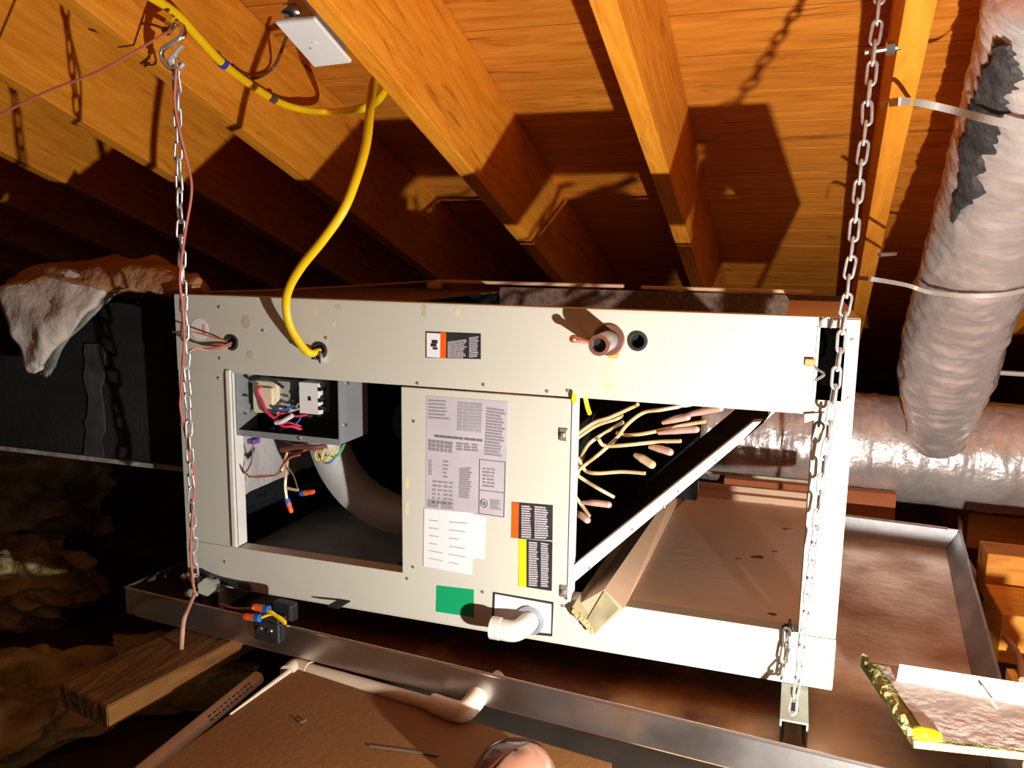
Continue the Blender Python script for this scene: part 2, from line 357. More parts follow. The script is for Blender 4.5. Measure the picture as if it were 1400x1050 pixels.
# right post with the long knock-out slot
s0 = F((1117, 447)); s1 = F((1146, 548)); t0 = F((1112, 566)); t1 = F((1128, 600))
slot = [s0[0], s1[0] - 0.004, s1[1], s0[1]]
pb = bmesh.new(); sx0, sx1 = s0[0] + .001, s1[0] + .004
box(pb, X4, sx0, -.005, -.001, s1[1], s0[1]); box(pb, sx1, W, -.005, -.001, s1[1], s0[1])
box(pb, X4, W, -.005, -.001, s0[1], H); box(pb, X4, W, -.005, -.001, ZB, s1[1])
obj('right_post', pb, MT['paint'], ah)
obj('slot_dark', B(X4 + 0.001, W - .002, 0.03, 0.032, 0.40, 0.59), MT['void'], ah)  # black sheet, the darkness inside the slot put into its colour
obj('post_return', B(X4 - 0.001, X4, 0.001, 0.05, ZB, ZT), MT['paint'], ah)
obj('corner_plate', B(F((1092, 880))[0], W + 0.001, -0.008, -0.003, 0.002, ZB - 0.002, bev=0.001), MT['paint'], ah)
# shell
obj('left_side', plate(rect(0, D, 0, H), [], 0, 0.0015), MT['paint'], ah).rotation_euler = (0, 0, PI / 2)
obj('back_panel', B(0, 0.84, D, D + 0.0015, 0, H), MT['paint'], ah)
obj('back_panel', B(0.84, 0.985, D, D + 0.0015, 0.135, H), MT['paint'], ah)
obj('rear_post', B(W - 0.008, W, D - 0.008, D, 0, H), MT['paint'], ah)
obj('rear_rail', B(0.985, W - 0.03, D - 0.002, D, .49, H), MT['paint'], ah)
obj('bottom_panel', B(0, W, 0, D, 0, 0.0015), MT['paint'], ah)
obj('blower_top', B(0, 0.50, 0.0, D, H - 0.001, H + 0.0015), MT['liner_brown'], ah)
obj('top_right_strip', B(1.16, W, 0.0, D, H - 0.001, H + 0.0015), MT['tan_pan'], ah)
obj('back_liner', B(0.50, W - 0.004, D - 0.03, D - 0.002, 0.40, H + 0.012), MT['liner_brown'], ah)
obj('rear_rim', B(0.33, 0.80, D - 0.035, D - 0.022, H + 0.018, H + 0.026, bev=0.002), MT['tan_pan'], ah)
obj('rear_rim', B(0.84, 1.205, D - 0.035, D - 0.022, H + 0.016, H + 0.024, bev=0.002), MT['tan_pan'], ah)
obj('rim_corner', B(0.315, 0.352, D - 0.05, D - 0.02, H + 0.002, H + 0.020, bev=0.006), MT['tan_pan'], ah)
p0, p1 = ay((270, 397), 0.04), ay((600, 385), D - 0.04)
o = obj('bent_top_edge', T([(0.02, 0.05, H + .004), (0.15, 0.2, H + 0.008), (0.33, D - 0.03, H + 0.022)], 0.004, seg=6, flat=0.5), MT['tan_pan'], ah)
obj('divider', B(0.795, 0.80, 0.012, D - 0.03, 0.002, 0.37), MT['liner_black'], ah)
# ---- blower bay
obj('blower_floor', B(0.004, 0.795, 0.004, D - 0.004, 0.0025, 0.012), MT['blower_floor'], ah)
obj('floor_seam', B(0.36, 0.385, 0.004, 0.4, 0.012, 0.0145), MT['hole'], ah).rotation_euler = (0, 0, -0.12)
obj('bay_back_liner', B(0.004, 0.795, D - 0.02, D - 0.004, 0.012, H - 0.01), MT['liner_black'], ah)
fo = bmesh.new(); nx, nz = 26, 18
vv = [[None] * (nz + 1) for _ in range(nx + 1)]
for a in range(nx + 1):
    for b in range(nz + 1):
        yy = 0.006 + (D - 0.02) * a / nx; zz = 0.135 + 0.36 * b / nz
        vv[a][b] = fo.verts.new((0.008 + 0.006 * noise.noise(Vector((yy * 14, zz * 14, 3))) + 0.004 * noise.noise(Vector((yy * 40, zz * 40, 1))), yy, zz))
for a in range(nx):
    for b in range(nz): fo.faces.new((vv[a][b], vv[a + 1][b], vv[a + 1][b + 1], vv[a][b + 1]))
obj('foil_liner', fo, MT['foil_bright'], ah, smooth=True, angle=180)
obj('lower_liner', B(.003, .008, .004, D - .01, .012, .137), MT['liner_black'], ah)
bc = ay((545, 588), 0.14)
bl = obj('blower_housing', lathe(bmesh.new(), [(0.228, 0.36), (0.232, 0.03), (0.226, 0.008), (0.205, 0.0), (0.185, 0.004), (0.168, 0.016), (0.160, 0.034), (0.158, 0.06)], 56, bc), MT['blower'], ah, smooth=True)
wh = bmesh.new()
lathe(wh, [(0.155, 0.06), (0.158, 0.30), (0.0, 0.30)], 40, bc)
for k in range(40):
    a = 2 * PI * k / 40
    c, s = math.cos(a), math.sin(a)
    q = [bc + Vector((c * r, h, s * r)) for r, h in ((0.130, 0.05), (0.152, 0.05), (0.152, 0.29), (0.130, 0.29))]
    wh.faces.new([wh.verts.new(p) for p in q])
obj('blower_wheel', wh, MT['liner_black'], bl)
mo = bmesh.new(); lathe(mo, [(0, 0.07), (0.05, 0.07), (0.058, 0.08), (0.058, 0.28), (0, 0.28)], 28, bc)
obj('blower_motor', mo, MT['rubber'], bl, smooth=True)
# ---- control box
cx0, cx1, cz0, cz1 = X1 + 0.003, F((462, 560))[0], F((400, 604))[1], ZT - 0.002
cbx = obj('control_box', plate(rect(cx0, cx1, cz0, cz1), [rect(cx0 + .002, cx1 - .003, cz0 + 0.012, cz1 - .002)], 0.006, 0.009), MT['greybox'], ah)
b_ = bmesh.new(); dpt = 0.115
box(b_, cx0, cx1, 0.009, dpt, cz0, cz0 + 0.002); box(b_, cx0, cx0 + 0.002, 0.009, dpt, cz0, cz1)
box(b_, cx1 - 0.002, cx1, 0.009, dpt, cz0, cz1); box(b_, cx0, cx1, 0.009, dpt, cz1 - .002, cz1)
obj('box_shell', b_, MT['greybox'], cbx)
b_ = bmesh.new()
box(b_, cx0 + .002, cx1 - .002, dpt - 0.002, dpt, cz0, cz1)
box(b_, cx0 + .003, cx1 - .0025, 0.010, dpt - .002, cz0 + 0.0025, cz0 + 0.004); box(b_, cx1 - 0.004, cx1 - 0.0025, 0.010, dpt, cz0 + .003, cz1 - .002)
box(b_, cx0 + .0025, cx0 + .004, 0.07, dpt, cz0 + .003, cz1 - .002)
obj('box_lining', b_, MT['blackbox'], cbx)
def cb(p, y): return ay(p, y)
q0, q1 = cb((346, 564), 0.04), cb((378, 522), 0.04)
b_ = B(q0.x, q1.x, 0.04, 0.085, q0.z, q1.z, bev=0.003)
box(b_, q0.x + .006, q1.x - .006, 0.032, 0.045, q0.z + .012, q1.z - .012, bev=0.002)
tr = obj('transformer', b_, MT['beige'], cbx)
for zz in (q0.z - .004, q1.z - .006): obj('transformer_tab', B(q0.x - 0.008, q0.x - .001, 0.045, 0.08, zz, zz + .009), MT['screw'], cbx)
obj('transformer_core', B(q1.x + .001, q1.x + 0.022, 0.05, 0.09, q0.z + .004, q1.z), MT['blower'], cbx)
q0, q1 = cb((409, 565), 0.03), cb((436, 524), 0.03)
b_ = B(q0.x, q1.x, 0.03, 0.07, q0.z, q1.z, bev=0.002)
rl = obj('relay', b_, MT['white'], cbx)
qc = cb((423, 545), 0.029); b_ = B(qc.x - .003, qc.x + .003, 0.0288, 0.031, qc.z - .004, qc.z + .004)
for k, pz in enumerate((0.2, 0.45, 0.8)):
    box(b_, q1.x - .002, q1.x + 0.003, 0.0288, 0.05, q0.z + (q1.z - q0.z) * pz - .003, q0.z + (q1.z - q0.z) * pz + .004)
    box(b_, q0.x - .002, q0.x + 0.002, 0.0288, 0.05, q0.z + (q1.z - q0.z) * pz - .002, q0.z + (q1.z - q0.z) * pz + .004)
obj('relay_slots', b_, MT['blackbox'], cbx)
for px in ((442, 527), (442, 545), (443, 558), (398, 548), (402, 558), (388, 556), (436, 568), (424, 570), (385, 588), (374, 586)):
    q = cb(px, 0.032); obj('spade_terminal', B(q.x - .005, q.x + .005, 0.030, 0.036, q.z - .002, q.z + .002), MT['steel'], cbx)
b_ = bmesh.new()
tube(b_, [cb((357, 527), .03), cb((352, 535), .026), cb((358, 548), .024), cb((364, 562), .02), cb((374, 571), .02), cb((381, 574), .022)], 0.0032)
tube(b_, [cb((376, 572), .022), cb((382, 566), .02), cb((392, 565), .022), cb((405, 569), .024), cb((420, 567), .03)], 0.0025)
tube(b_, [cb((378, 577), .02), cb((388, 583), .018), cb((400, 583), .02), cb((413, 588), .03)], 0.003)
tube(b_, [cb((384, 580), .02), cb((396, 578), .018), cb((412, 583), .03)], 0.0018)
obj('pink_leads', b_, MT['pinkwire'], cbx)
obj('white_connector', T([cb((377, 578), .016), cb((386, 576), .014), cb((400, 568), .016)], 0.0045, seg=8), MT['white'], cbx)
b_ = bmesh.new(); tube(b_, [cb((372, 556), .03), cb((384, 562), .025), cb((398, 556), .03)], 0.003); tube(b_, [cb((404, 580), .02), cb((410, 573), .022), cb((411, 566), .03)], 0.0018)
obj('blue_leads', b_, MT['bluewire'], cbx)
b_ = bmesh.new(); tube(b_, [cb((340, 541), .03), cb((327, 541), .02), cb((320, 552), .015), cb((327, 562), .02), cb((338, 566), .03)], 0.0018)
tube(b_, [cb((335, 514), .03), cb((345, 519), .025), cb((365, 516), .03), cb((388, 530), .04)], 0.003)
obj('black_leads', b_, MT['blackwire'], cbx)
for px in ((475, 524), (472, 581), (410, 599)):
    q = at(px, (1, 0, 0), (cx1, 0, 0)) if px[0] > 462 else ay(px, .006)
    obj('box_screw', lump(bmesh.new(), q, 0.004, 1, 1, 1, 1, 0.1, 2), MT['steel'], cbx)
# harness under the control box
hb = bmesh.new(); cols = {'brownwire': [], 'yellow': [], 'greenwire': [], 'bluewire': [], 'redwire': []}
har = obj('wire_harness', T([ay((385, 615), .03), ay((405, 611), .03), ay((430, 612), .03), ay((446, 610), .05)], 0.006, seg=8), MT['brownwire'], ah, smooth=True)
def hw(name, mt, paths, r=0.0016):
    b2 = bmesh.new()
    for p in paths: tube(b2, [ay(q[:2], q[2]) for q in p], r, seg=6)
    obj(name, b2, MT[mt], har, smooth=True)
hw('yellow_wire', 'yellow', [[(448, 606, .05), (442, 618, .04), (440, 630, .035), (448, 627, .035), (457, 612, .05)], [(434, 612, .04), (431, 622, .035), (434, 629, .035), (441, 624, .04)], [(466, 606, .06), (460, 618, .05), (452, 625, .045), (444, 621, .045), (440, 612, .05)]])
hw('green_wire', 'greenwire', [[(472, 606, .06), (466, 618, .05), (458, 625, .045), (449, 622, .045)], [(470, 606, .065), (462, 620, .055), (455, 623, .05)]])
hw('blue_wire', 'bluewire', [[(436, 620, .05), (440, 630, .045), (449, 633, .045), (458, 626, .05)]])
hw('brown_wire', 'brownwire', [[(385, 610, .03), (398, 620, .03), (415, 617, .03), (432, 611, .04)], [(323, 600, .02), (325, 628, .015), (335, 646, .012), (345, 652, .012), (366, 651, .015), (378, 648, .02), (386, 636, .03)],
                               [(346, 602, .02), (344, 630, .015), (337, 645, .015)], [(390, 604, .03), (402, 608, .025), (420, 607, .03)], [(395, 640, .03), (402, 652, .04), (407, 668, .05)]], 0.0015)
hw('orange_wire', 'redwire', [[(340, 652, .012), (360, 650, .014), (376, 650, .02), (386, 645, .025)], [(384, 642, .025), (391, 632, .03), (398, 625, .03), (410, 622, .03)], [(415, 616, .03), (425, 614, .03), (432, 618, .03)]], 0.002)
hw('tan_wire', 'tube_brass', [[(393, 630, .04), (391, 650, .05), (390, 665, .05), (392, 682, .05)], [(392, 667, .05), (400, 669, .05), (408, 670, .05)], [(384, 646, .03), (390, 628, .035), (394, 614, .035)]], 0.003)
obj('purple_connector', B(*(lambda a, b: (a.x, b.x, 0.02, 0.04, b.z, a.z))(ay((337, 600), .02), ay((348, 608), .02)), bev=0.002), MT['purple'], har)
def wire_nut(parent, p, d, s=1.0, name='wire_nut'):
    d = d.normalized(); b2 = bmesh.new()
    tube(b2, [p, p + d * 0.006 * s, p + d * 0.014 * s, p + d * 0.018 * s, p + d * 0.026 * s], (lambda t: (0.0062 + 0.0008 * math.sin(t * 9) - 0.002 * (t > .8)) * s), seg=10, smooth=False)
    n = obj(name, b2, MT['nut_orange'], parent, smooth=True)
    b2 = bmesh.new(); rod(b2, p - d * 0.009 * s, p + d * 0.001, 0.0066 * s, 10); obj('blue_base', b2, MT['nut_blue'], n if parent.parent is None else parent, smooth=True)
    return n
n1 = ay((416, 674), 0.05); wire_nut(har, n1, ay((431, 672), 0.05) - n1, 0.9)
n2 = ay((394, 687), 0.05); wire_nut(har, n2, ay((398, 699), 0.05) - n2, 0.85)
# ---- middle door panel (removable) with stickers
door = obj('door_panel', B(X2, X3 + 0.001, -0.009, -0.0035, ZB + 0.001, ZT - 0.006, bev=0.0015), MT['paint'], ah)
obj('door_edge', B(X3 - 0.003, X3 + 0.0025, -0.012, 0.02, ZB - 0.004, ZT - 0.004, bev=0.001), MT['paint_white'], door)
SY = -0.0095
def sticker(name, parent, mt, corners, y, label=None):
    """flat sticker from its four corners in the picture, on the plane y"""
    p = [ay(c, y) for c in corners]
    b2 = prism(bmesh.new(), [(v.x, v.z) for v in p], y - 0.0006, y)
    o = obj(name, b2, MT[mt], parent)
    if label: o['label'] = label
    return o
def lines(name, parent, mt, corners, y, rows, cols=1, fill=0.55, jit=0.25, vertical=False, seed=1):
    """rows of printed dashes between four corners (tl, tr, br, bl)"""
    rn = random.Random(seed); tl, tr, br, bl = [ay(c, y) for c in corners]; b2 = bmesh.new()
    def L(u, v): return (tl * (1 - u) + tr * u) * (1 - v) + (bl * (1 - u) + br * u) * v
    for cI in range(cols):
        for r in range(rows):
            v0 = (r + 0.5 - fill / 2) / rows; v1 = (r + 0.5 + fill / 2) / rows
            u0 = (cI + 0.04) / cols; u1 = (cI + 0.96 - rn.random() * jit) / cols
            u = u0
            while u < u1 - 0.01:
                e = min(u1, u + rn.uniform(0.1, 0.3) / cols)
                q = [L(*(t if not vertical else t[::-1])) for t in ((u, v0), (e, v0), (e, v1), (u, v1))]
                b2.faces.new([b2.verts.new((a.x, y - 0.0009, a.z)) for a in q]); u = e + 0.018 / cols
    o = obj(name, b2, MT[mt], parent); o['kind'] = 'stuff'; return o
# warning label on the upper panel
wl = sticker('warning_label', up, 'label_black', [(582, 453), (657.5, 456), (657.5, 491), (582, 489)], -0.003, 'white and black warning label with a red-orange stripe')
sticker('white_field', wl, 'label_white', [(583.5, 455), (603, 456), (602.5, 489), (583.5, 488)], -0.0034)
sticker('orange_stripe', wl, 'label_orange', [(602.5, 454), (610, 454.5), (609.5, 490), (602, 489.5)], -0.0036)
b_ = bmesh.new(); pc = ay((594, 471), -0.004)
for a, b2, c, d in ((-.005, .006, .002, .008), (-.007, .004, -.004, .0015), (-.003, .006, -.009, -.005)): box(b_, pc.x + a, pc.x + b2, -0.0046, -0.004, pc.z + c, pc.z + d)
obj('pictogram', b_, MT['label_black'], wl)
lines('print_lines', wl, 'label_lilac', [(611, 467), (640, 463), (640, 490), (611, 489)], -0.0034, 11, 1, 0.6, 0.2, seed=3)
lines('print_lines', wl, 'label_lilac', [(641, 461), (656, 459), (656, 488), (641, 489)], -0.0034, 11, 1, 0.6, 0.2, seed=4)
# big data plate sheet
dl = sticker('data_label', door, 'label_lilac', [(583, 541), (695, 549), (691, 708), (582, 695)], -0.009, 'large lilac-grey data sheet of tables and diagrams')
lines('print_lines', dl, 'print_soft', [(585, 545), (618, 547), (618, 575), (585, 573)], SY, 6, 1, 0.4, 0.3, seed=5)
lines('print_lines', dl, 'label_grey', [(626, 549), (660, 551), (659, 592), (625, 589)], SY, 9, 4, 0.75, 0.05, seed=6)
lines('print_lines', dl, 'print_soft', [(665, 556), (693, 560), (691, 626), (661, 622)], SY, 16, 1, 0.6, 0.25, seed=7)
lines('print_lines', dl, 'print_soft', [(586, 600), (620, 604), (619, 620), (586, 616)], SY, 3, 6, 0.8, 0.3, seed=8)
lines('print_lines', dl, 'print_soft', [(624, 604), (656, 607), (655, 618), (624, 616)], SY, 3, 3, 0.6, 0.3, seed=18)
lines('print_lines', dl, 'print', [(594, 594), (660, 600.5), (660, 604), (594, 597.5)], SY, 1, 8, 0.9, 0.02, seed=9)
lines('print_lines', dl, 'print_soft', [(628, 640), (648, 638), (646, 683), (627, 680)], SY, 14, 1, 0.6, 0.25, seed=10)
lines('print_lines', dl, 'print_soft', [(586, 628), (592, 629), (592, 650), (586, 649)], SY, 7, 1, 0.5, 0.3, seed=11)
lines('print_lines', dl, 'print_soft', [(606, 628), (616, 629), (616, 655), (606, 654)], SY, 5, 1, 0.4, 0.5, seed=12)
lines('print_lines', dl, 'print_soft', [(592, 655), (622, 658), (621, 692), (591, 689)], SY, 6, 4, 0.4, 0.6, seed=13)
lines('print_lines', dl, 'print_soft', [(584, 682), (622, 686), (622, 697), (584, 693)], SY, 5, 2, 0.6, 0.3, seed=14)
b_ = bmesh.new()
for a, b2 in (((656, 628), (691, 632)), ((656, 670), (690, 674)), ((655, 702), (689, 707))): tube(b_, [ay(a, SY - .0005), ay(b2, SY - .0005)], 0.0007, seg=4, smooth=False)
for a, b2 in (((656, 628), (655, 702)), ((691, 632), (689, 707))): tube(b_, [ay(a, SY - .0005), ay(b2, SY - .0005)], 0.0007, seg=4, smooth=False)
obj('box_rules', b_, MT['print'], dl)
lines('print_lines', dl, 'print_soft', [(660, 638), (678, 640), (677, 668), (660, 666)], SY, 6, 3, 0.5, 0.3, seed=15)
lines('print_lines', dl, 'print_soft', [(670, 682), (688, 684), (688, 698), (670, 696)], SY, 6, 1, 0.6, 0.4, seed=16)
uc = ay((662, 688), SY); b_ = bmesh.new()
tube(b_, [(uc.x + .0065 * math.cos(2 * PI * k / 20), SY - .0006, uc.z + .0075 * math.sin(2 * PI * k / 20)) for k in range(20)], 0.0007, seg=4, closed=True)
tube(b_, [(uc.x - .0035, SY - .0006, uc.z + .004), (uc.x - .0035, SY - .0006, uc.z - .001), (uc.x - .0015, SY - .0006, uc.z - .003), (uc.x + .0002, SY - .0006, uc.z - .001), (uc.x + .0002, SY - .0006, uc.z + .004)], 0.0007, seg=4, n=3)
tube(b_, [(uc.x + .0018, SY - .0006, uc.z + .002), (uc.x + .0018, SY - .0006, uc.z - .004), (uc.x + .0045, SY - .0006, uc.z - .004)], 0.0007, seg=4, smooth=False)
obj('round_mark', b_, MT['print'], dl)
# white work sheet, two layers
ws = sticker('white_sheet', door, 'label_white', [(580, 695), (647, 701), (645, 786), (579, 774)], -0.0098, 'blank white sheet taped below the data sheet')
sticker('white_sheet', door, 'label_white', [(646, 703), (664, 706), (662, 764), (650, 763), (646, 763)], -0.0092)
lines('print_lines', ws, 'label_lilac', [(586, 706), (642, 710), (641, 780), (586, 768)], -0.0104, 6, 2, 0.12, 0.5, seed=20)
# orange and yellow warning stickers
for nm, mt, cs, st, seed, lb in (('caution_label', 'label_orange', [(700, 686), (756, 690.5), (755.5, 739), (699, 735)], [(700, 686.5), (709.5, 687.5), (708.5, 735), (699.5, 734.5)], 22, 'black warning label with an orange stripe'),
                             ('caution_label', 'label_yellow', [(709.5, 736), (755.5, 740.5), (754.5, 808), (709, 801)], [(709.5, 736.5), (719.5, 737.5), (719.5, 802.5), (709.5, 801)], 24, 'black warning label with a yellow stripe')):
    s_ = sticker(nm, door, 'label_black', cs, -0.009, lb); sticker('stripe', s_, mt, st, -0.0095)
    x0 = st[1][0] + 3; yt = cs[0][1]; yb = cs[3][1]
    xm = (x0 + 754) / 2 + (-4 if mt == 'label_orange' else 0)
    lines('print_lines', s_, 'label_lilac', [(x0, yt + 4), (xm - 1, yt + 5), (xm - 1, yb + 1), (x0, yb)], SY, 14 if mt == 'label_orange' else 20, 1, 0.62, 0.2, seed=seed)
    lines('print_lines', s_, 'label_lilac', [(xm + 1, yt + 5), (751, yt + 7), (751, yb + 2), (xm + 1, yb + 1)], SY, 14 if mt == 'label_orange' else 20, 1, 0.62, 0.2, seed=seed + 1)
sticker('green_sticker', ah, 'label_green', [(597, 800), (648, 806), (648, 844), (596, 836)], -0.003, 'plain green rectangular sticker')
dp = sticker('drain_plate', ah, 'label_black', [(674, 809), (757, 823), (755, 870), (672, 862)], -0.003, 'white plate in a dark border around the drain elbow')
sticker('plate_face', dp, 'label_white', [(677, 812), (754, 826), (753, 866), (675, 858)], -0.0036)
ins_c = ay((273, 450), -0.003)
rsx = obj('round_sticker', prism(bmesh.new(), circ((ins_c.x, ins_c.z), 0.0215, 32), -0.0036, -0.003), MT['label_white'], up); rsx['label'] = 'round white inspection sticker with red print'
qa = ay((279, 452), -.0038); obj('red_print', B(qa.x - .0035, qa.x + .0035, -0.0042, -0.0036, qa.z - .009, qa.z + .012), MT['print_pink'], rsx)
# screws, latches, stains on the front
b0 = None
for px, yy in (((300, 420), -.003), ((360, 452), -.003), ((301, 490), -.003), ((446, 462), -.003), ((571, 524), -.003), ((661, 526), -.003), ((748, 535), -.003), ((776, 534), -.003), ((566, 576), -.009), ((398, 468), -.003),
               ((565, 775), -.009), ((557, 791), -.003), ((660, 809), -.003), ((769, 828), -.003), ((299, 517), -.0015), ((1165, 465), -.005), ((1160, 545), -.005), ((1131, 905), -.008), ((1135, 934), -.008), ((308, 768), -.003)):
    q = ay(px, yy)
    if b0 is None:
        o = obj('screw', lathe(bmesh.new(), [(0, -.0022), (.0024, -.0018), (.0034, -.0004), (.0034, .0004)], 10), MT['screw'], ah, smooth=True); b0 = o.data
    else: o = link('screw', b0, None, ah)
    o.location = q
for px in ((771, 594), (772, 808)):
    q = ay(px, -0.009); b2 = B(q.x - .008, q.x + .008, -0.013, -0.009, q.z - .011, q.z + .011, bev=0.002); box(b2, q.x - .004, q.x + .003, -0.017, -0.013, q.z - .004, q.z + .004, bev=.001)
    obj('door_catch', b2, MT['screw'], ah)
def blot(name, mt, px, r, sx, sz, yy, seed):
    q = ay(px, yy); rn = random.Random(seed)
    poly = [(q.x + r * sx * math.cos(2 * PI * k / 16) * rn.uniform(.75, 1.1), q.z + r * sz * math.sin(2 * PI * k / 16) * rn.uniform(.75, 1.1)) for k in range(16)]
    return obj(name, prism(bmesh.new(), poly, yy - 0.0003, yy), MT[mt], ah)
blot('putty_spot', 'faint_stain', (342, 485), .009, 1, .9, -.0032, 1)
for k, (px, r, sx, sz) in enumerate([((463, 421), .008, 1, .8), ((456, 443), .005, 1, 1), ((580, 425), .007, .8, 2), ((625, 427), .006, .9, 1.1), ((336, 440), .011, 1, 1.4), ((431, 427), .004, 1.2, .7)]):
    blot('stain', 'yellow_stain' if k % 2 else 'faint_stain', px, r, sx, sz, -.0031, k + 3)
for k, (px, r, sx, sz) in enumerate([((556, 660), .007, .6, 1.6), ((556, 695), .007, .7, 2.2), ((585, 556), .005, .9, 1)]):
    blot('stain', 'yellow_stain', px, r, sx, sz, -.0091, k + 30)
blot('rust_streak', 'rust_stain', (838, 484), .011, 1.1, .8, -.0031, 40)
blot('rust_streak', 'yellow_stain', (832, 510), .0065, 1, 4.2, -.0031, 41)
blot('rust_streak', 'yellow_stain', (831, 529), .008, 1.2, .8, -.0032, 42)
blot('rust_streak', 'label_yellow', (785, 545), .005, .9, 2, -.013, 43)
# bushings, pipe stubs
for nm, c, r in (('grommet', h_wire, .0125), ('grommet', h_cable, .0135), ('grommet', h_knock, .0135)):
    b2 = lathe(bmesh.new(), [(r - .003, .012), (r - .003, -.004), (r - .001, -.0062), (r + .002, -.006), (r + .0035, -.0035), (r + .0035, -.003)], 24, (c[0], 0, c[1]))
    obj(nm, b2, MT['rubber'], up, smooth=True)
    obj('hole_dark', lathe(bmesh.new(), [(0, .011), (r - .002, .011)], 20, (c[0], 0, c[1])), MT['hole'], up)  # dark disc, painted stand-in for the unlit inside of the hole
qa = ay((819, 472), -.07); qb = Vector((h_pipe[0], 0.02, h_pipe[1]))
b2 = bmesh.new(); dr = (qa - qb).normalized()
def pipe_open(bm, a, b, ro, ri, seg=24):
    d = (b - a).normalized(); u = d.orthogonal().normalized(); v = d.cross(u); rings = []
    for p, r in ((a, ro), (b, ro), (b, ri), (a + d * 0.002, ri)):
        rings.append([bm.verts.new(p + (u * math.cos(2 * PI * k / seg) + v * math.sin(2 * PI * k / seg)) * r) for k in range(seg)])
    for x_, y_ in zip(rings, rings[1:]):
        for k in range(seg): bm.faces.new((x_[k], x_[(k + 1) % seg], y_[(k + 1) % seg], y_[k]))
    return bm
st = obj('suction_stub', pipe_open(bmesh.new(), qb, qa, .0165, .0125), MT['pipe_zinc'], ah, smooth=True); st['label'] = 'open grey refrigerant pipe stub with a copper lip'
obj('stub_rim', pipe_open(bmesh.new(), qa - dr * .006, qa + dr * .001, .0172, .0115), MT['copper'], st, smooth=True)
b2 = bmesh.new(); rod(b2, qb, qa - dr * .012, .0118, 16); obj('stub_dark', b2, MT['hole'], st)
obj('stub_gasket', lathe(bmesh.new(), [(.0265, .001), (.027, -.003), (.0245, -.0045), (.017, -.003)], 28, (h_pipe[0], -.002, h_pipe[1])), MT['brownwire'], up, smooth=True)
obj('hole_dark', lathe(bmesh.new(), [(0, .004), (.025, .004)], 20, (h_pipe[0], 0, h_pipe[1])), MT['hole'], up)  # dark disc again, painted shade behind the pipe stub
qa = ay((784, 463), -.045); qb = ay((808, 466), -.0)
b2 = T([qb, (qb + qa) / 2 + Vector((0, -.005, 0.0)), qa], .0058, seg=10); lump(b2, qa, .007, 1.1, 1, 1, 3, .2, 2)
obj('liquid_stub', b2, MT['copper'], ah, smooth=True)['label'] = 'small crimped copper stub'
# terminal clip of the cable entry
q = ay((436, 487), -.006); b2 = B(q.x + .004, q.x + .009, -.014, -.003, q.z - .012, q.z + .008, bev=.001); box(b2, q.x - .012, q.x - .002, -.014, -.003, q.z - .006, q.z - .001, bev=.001)
obj('cable_clamp', b2, MT['steel'], up)
# tape tags and loose bits at the post slot
q = ay((1107, 496), -.0055); obj('brass_tag', B(q.x - .007, q.x + .007, -.009, -.005, q.z - .006, q.z + .006, bev=.001), MT['gunk'], ah)
b2 = T([ay((1113, 500), -.004), ay((1119, 506), -.008), ay((1127, 511), -.012), ay((1122, 516), -.01), ay((1115, 520), -.004)], .0022, seg=6, n=4)
obj('wire_tie', b2, MT['screw'], ah, smooth=True); b2 = bmesh.new(); tube(b2, [ay((1122, 446), -.004), ay((1124, 438), -.009), ay((1133, 434), -.012), ay((1138, 440), -.01), ay((1136, 448), -.004)], .002, seg=6)
obj('wire_tie', b2, MT['screw'], ah, smooth=True)
b2 = prism(bmesh.new(), [(ay(p, -.007).x, ay(p, -.007).z) for p in ((1100, 566), (1128, 564), (1128, 586), (1110, 600), (1113, 574), (1100, 578))], -.0085, -.006)
obj('torn_flap', b2, MT['strut'], ah)
# ---- coil bay
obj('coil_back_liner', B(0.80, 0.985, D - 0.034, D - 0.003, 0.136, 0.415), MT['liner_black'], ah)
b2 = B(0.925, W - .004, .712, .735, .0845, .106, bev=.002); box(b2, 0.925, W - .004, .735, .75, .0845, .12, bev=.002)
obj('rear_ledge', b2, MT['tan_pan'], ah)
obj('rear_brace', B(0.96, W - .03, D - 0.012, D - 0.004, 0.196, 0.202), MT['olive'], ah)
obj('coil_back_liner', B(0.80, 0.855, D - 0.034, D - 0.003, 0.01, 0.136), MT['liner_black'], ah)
# tan condensate floor, slightly pitched
b2 = bmesh.new(); q = [(0.855, 0.004, .0845), (W - .004, 0.004, .0845), (W - .004, .715, .090), (0.948, .715, .090)]
top = [b2.verts.new(p) for p in q]; bot = [b2.verts.new((p[0], p[1], p[2] - .01)) for p in q]
b2.faces.new(top); b2.faces.new(bot[::-1])
for k in range(4): b2.faces.new((top[k], bot[k], bot[(k + 1) % 4], top[(k + 1) % 4]))
tp = obj('condensate_floor', b2, MT['tray'], ah)
for k, px in enumerate(((1038, 762), (1030, 762), (1060, 755), (1076, 724), (1056, 840), (1010, 765))):
    qx, qy = ay(px, 0), None
    r_ = ray(px); n_ = Vector((0, -.0077, 1)); t_ = n_.dot(Vector((0.9, 0.004, .0845)) - CAM) / n_.dot(r_); q = CAM + t_ * r_
    obj('debris', lump(bmesh.new(), q + Vector((0, 0, .001)), .004 + .003 * (k % 3 == 0), 1.6, 1, .3, k, .5, 2), MT['mark'], tp)
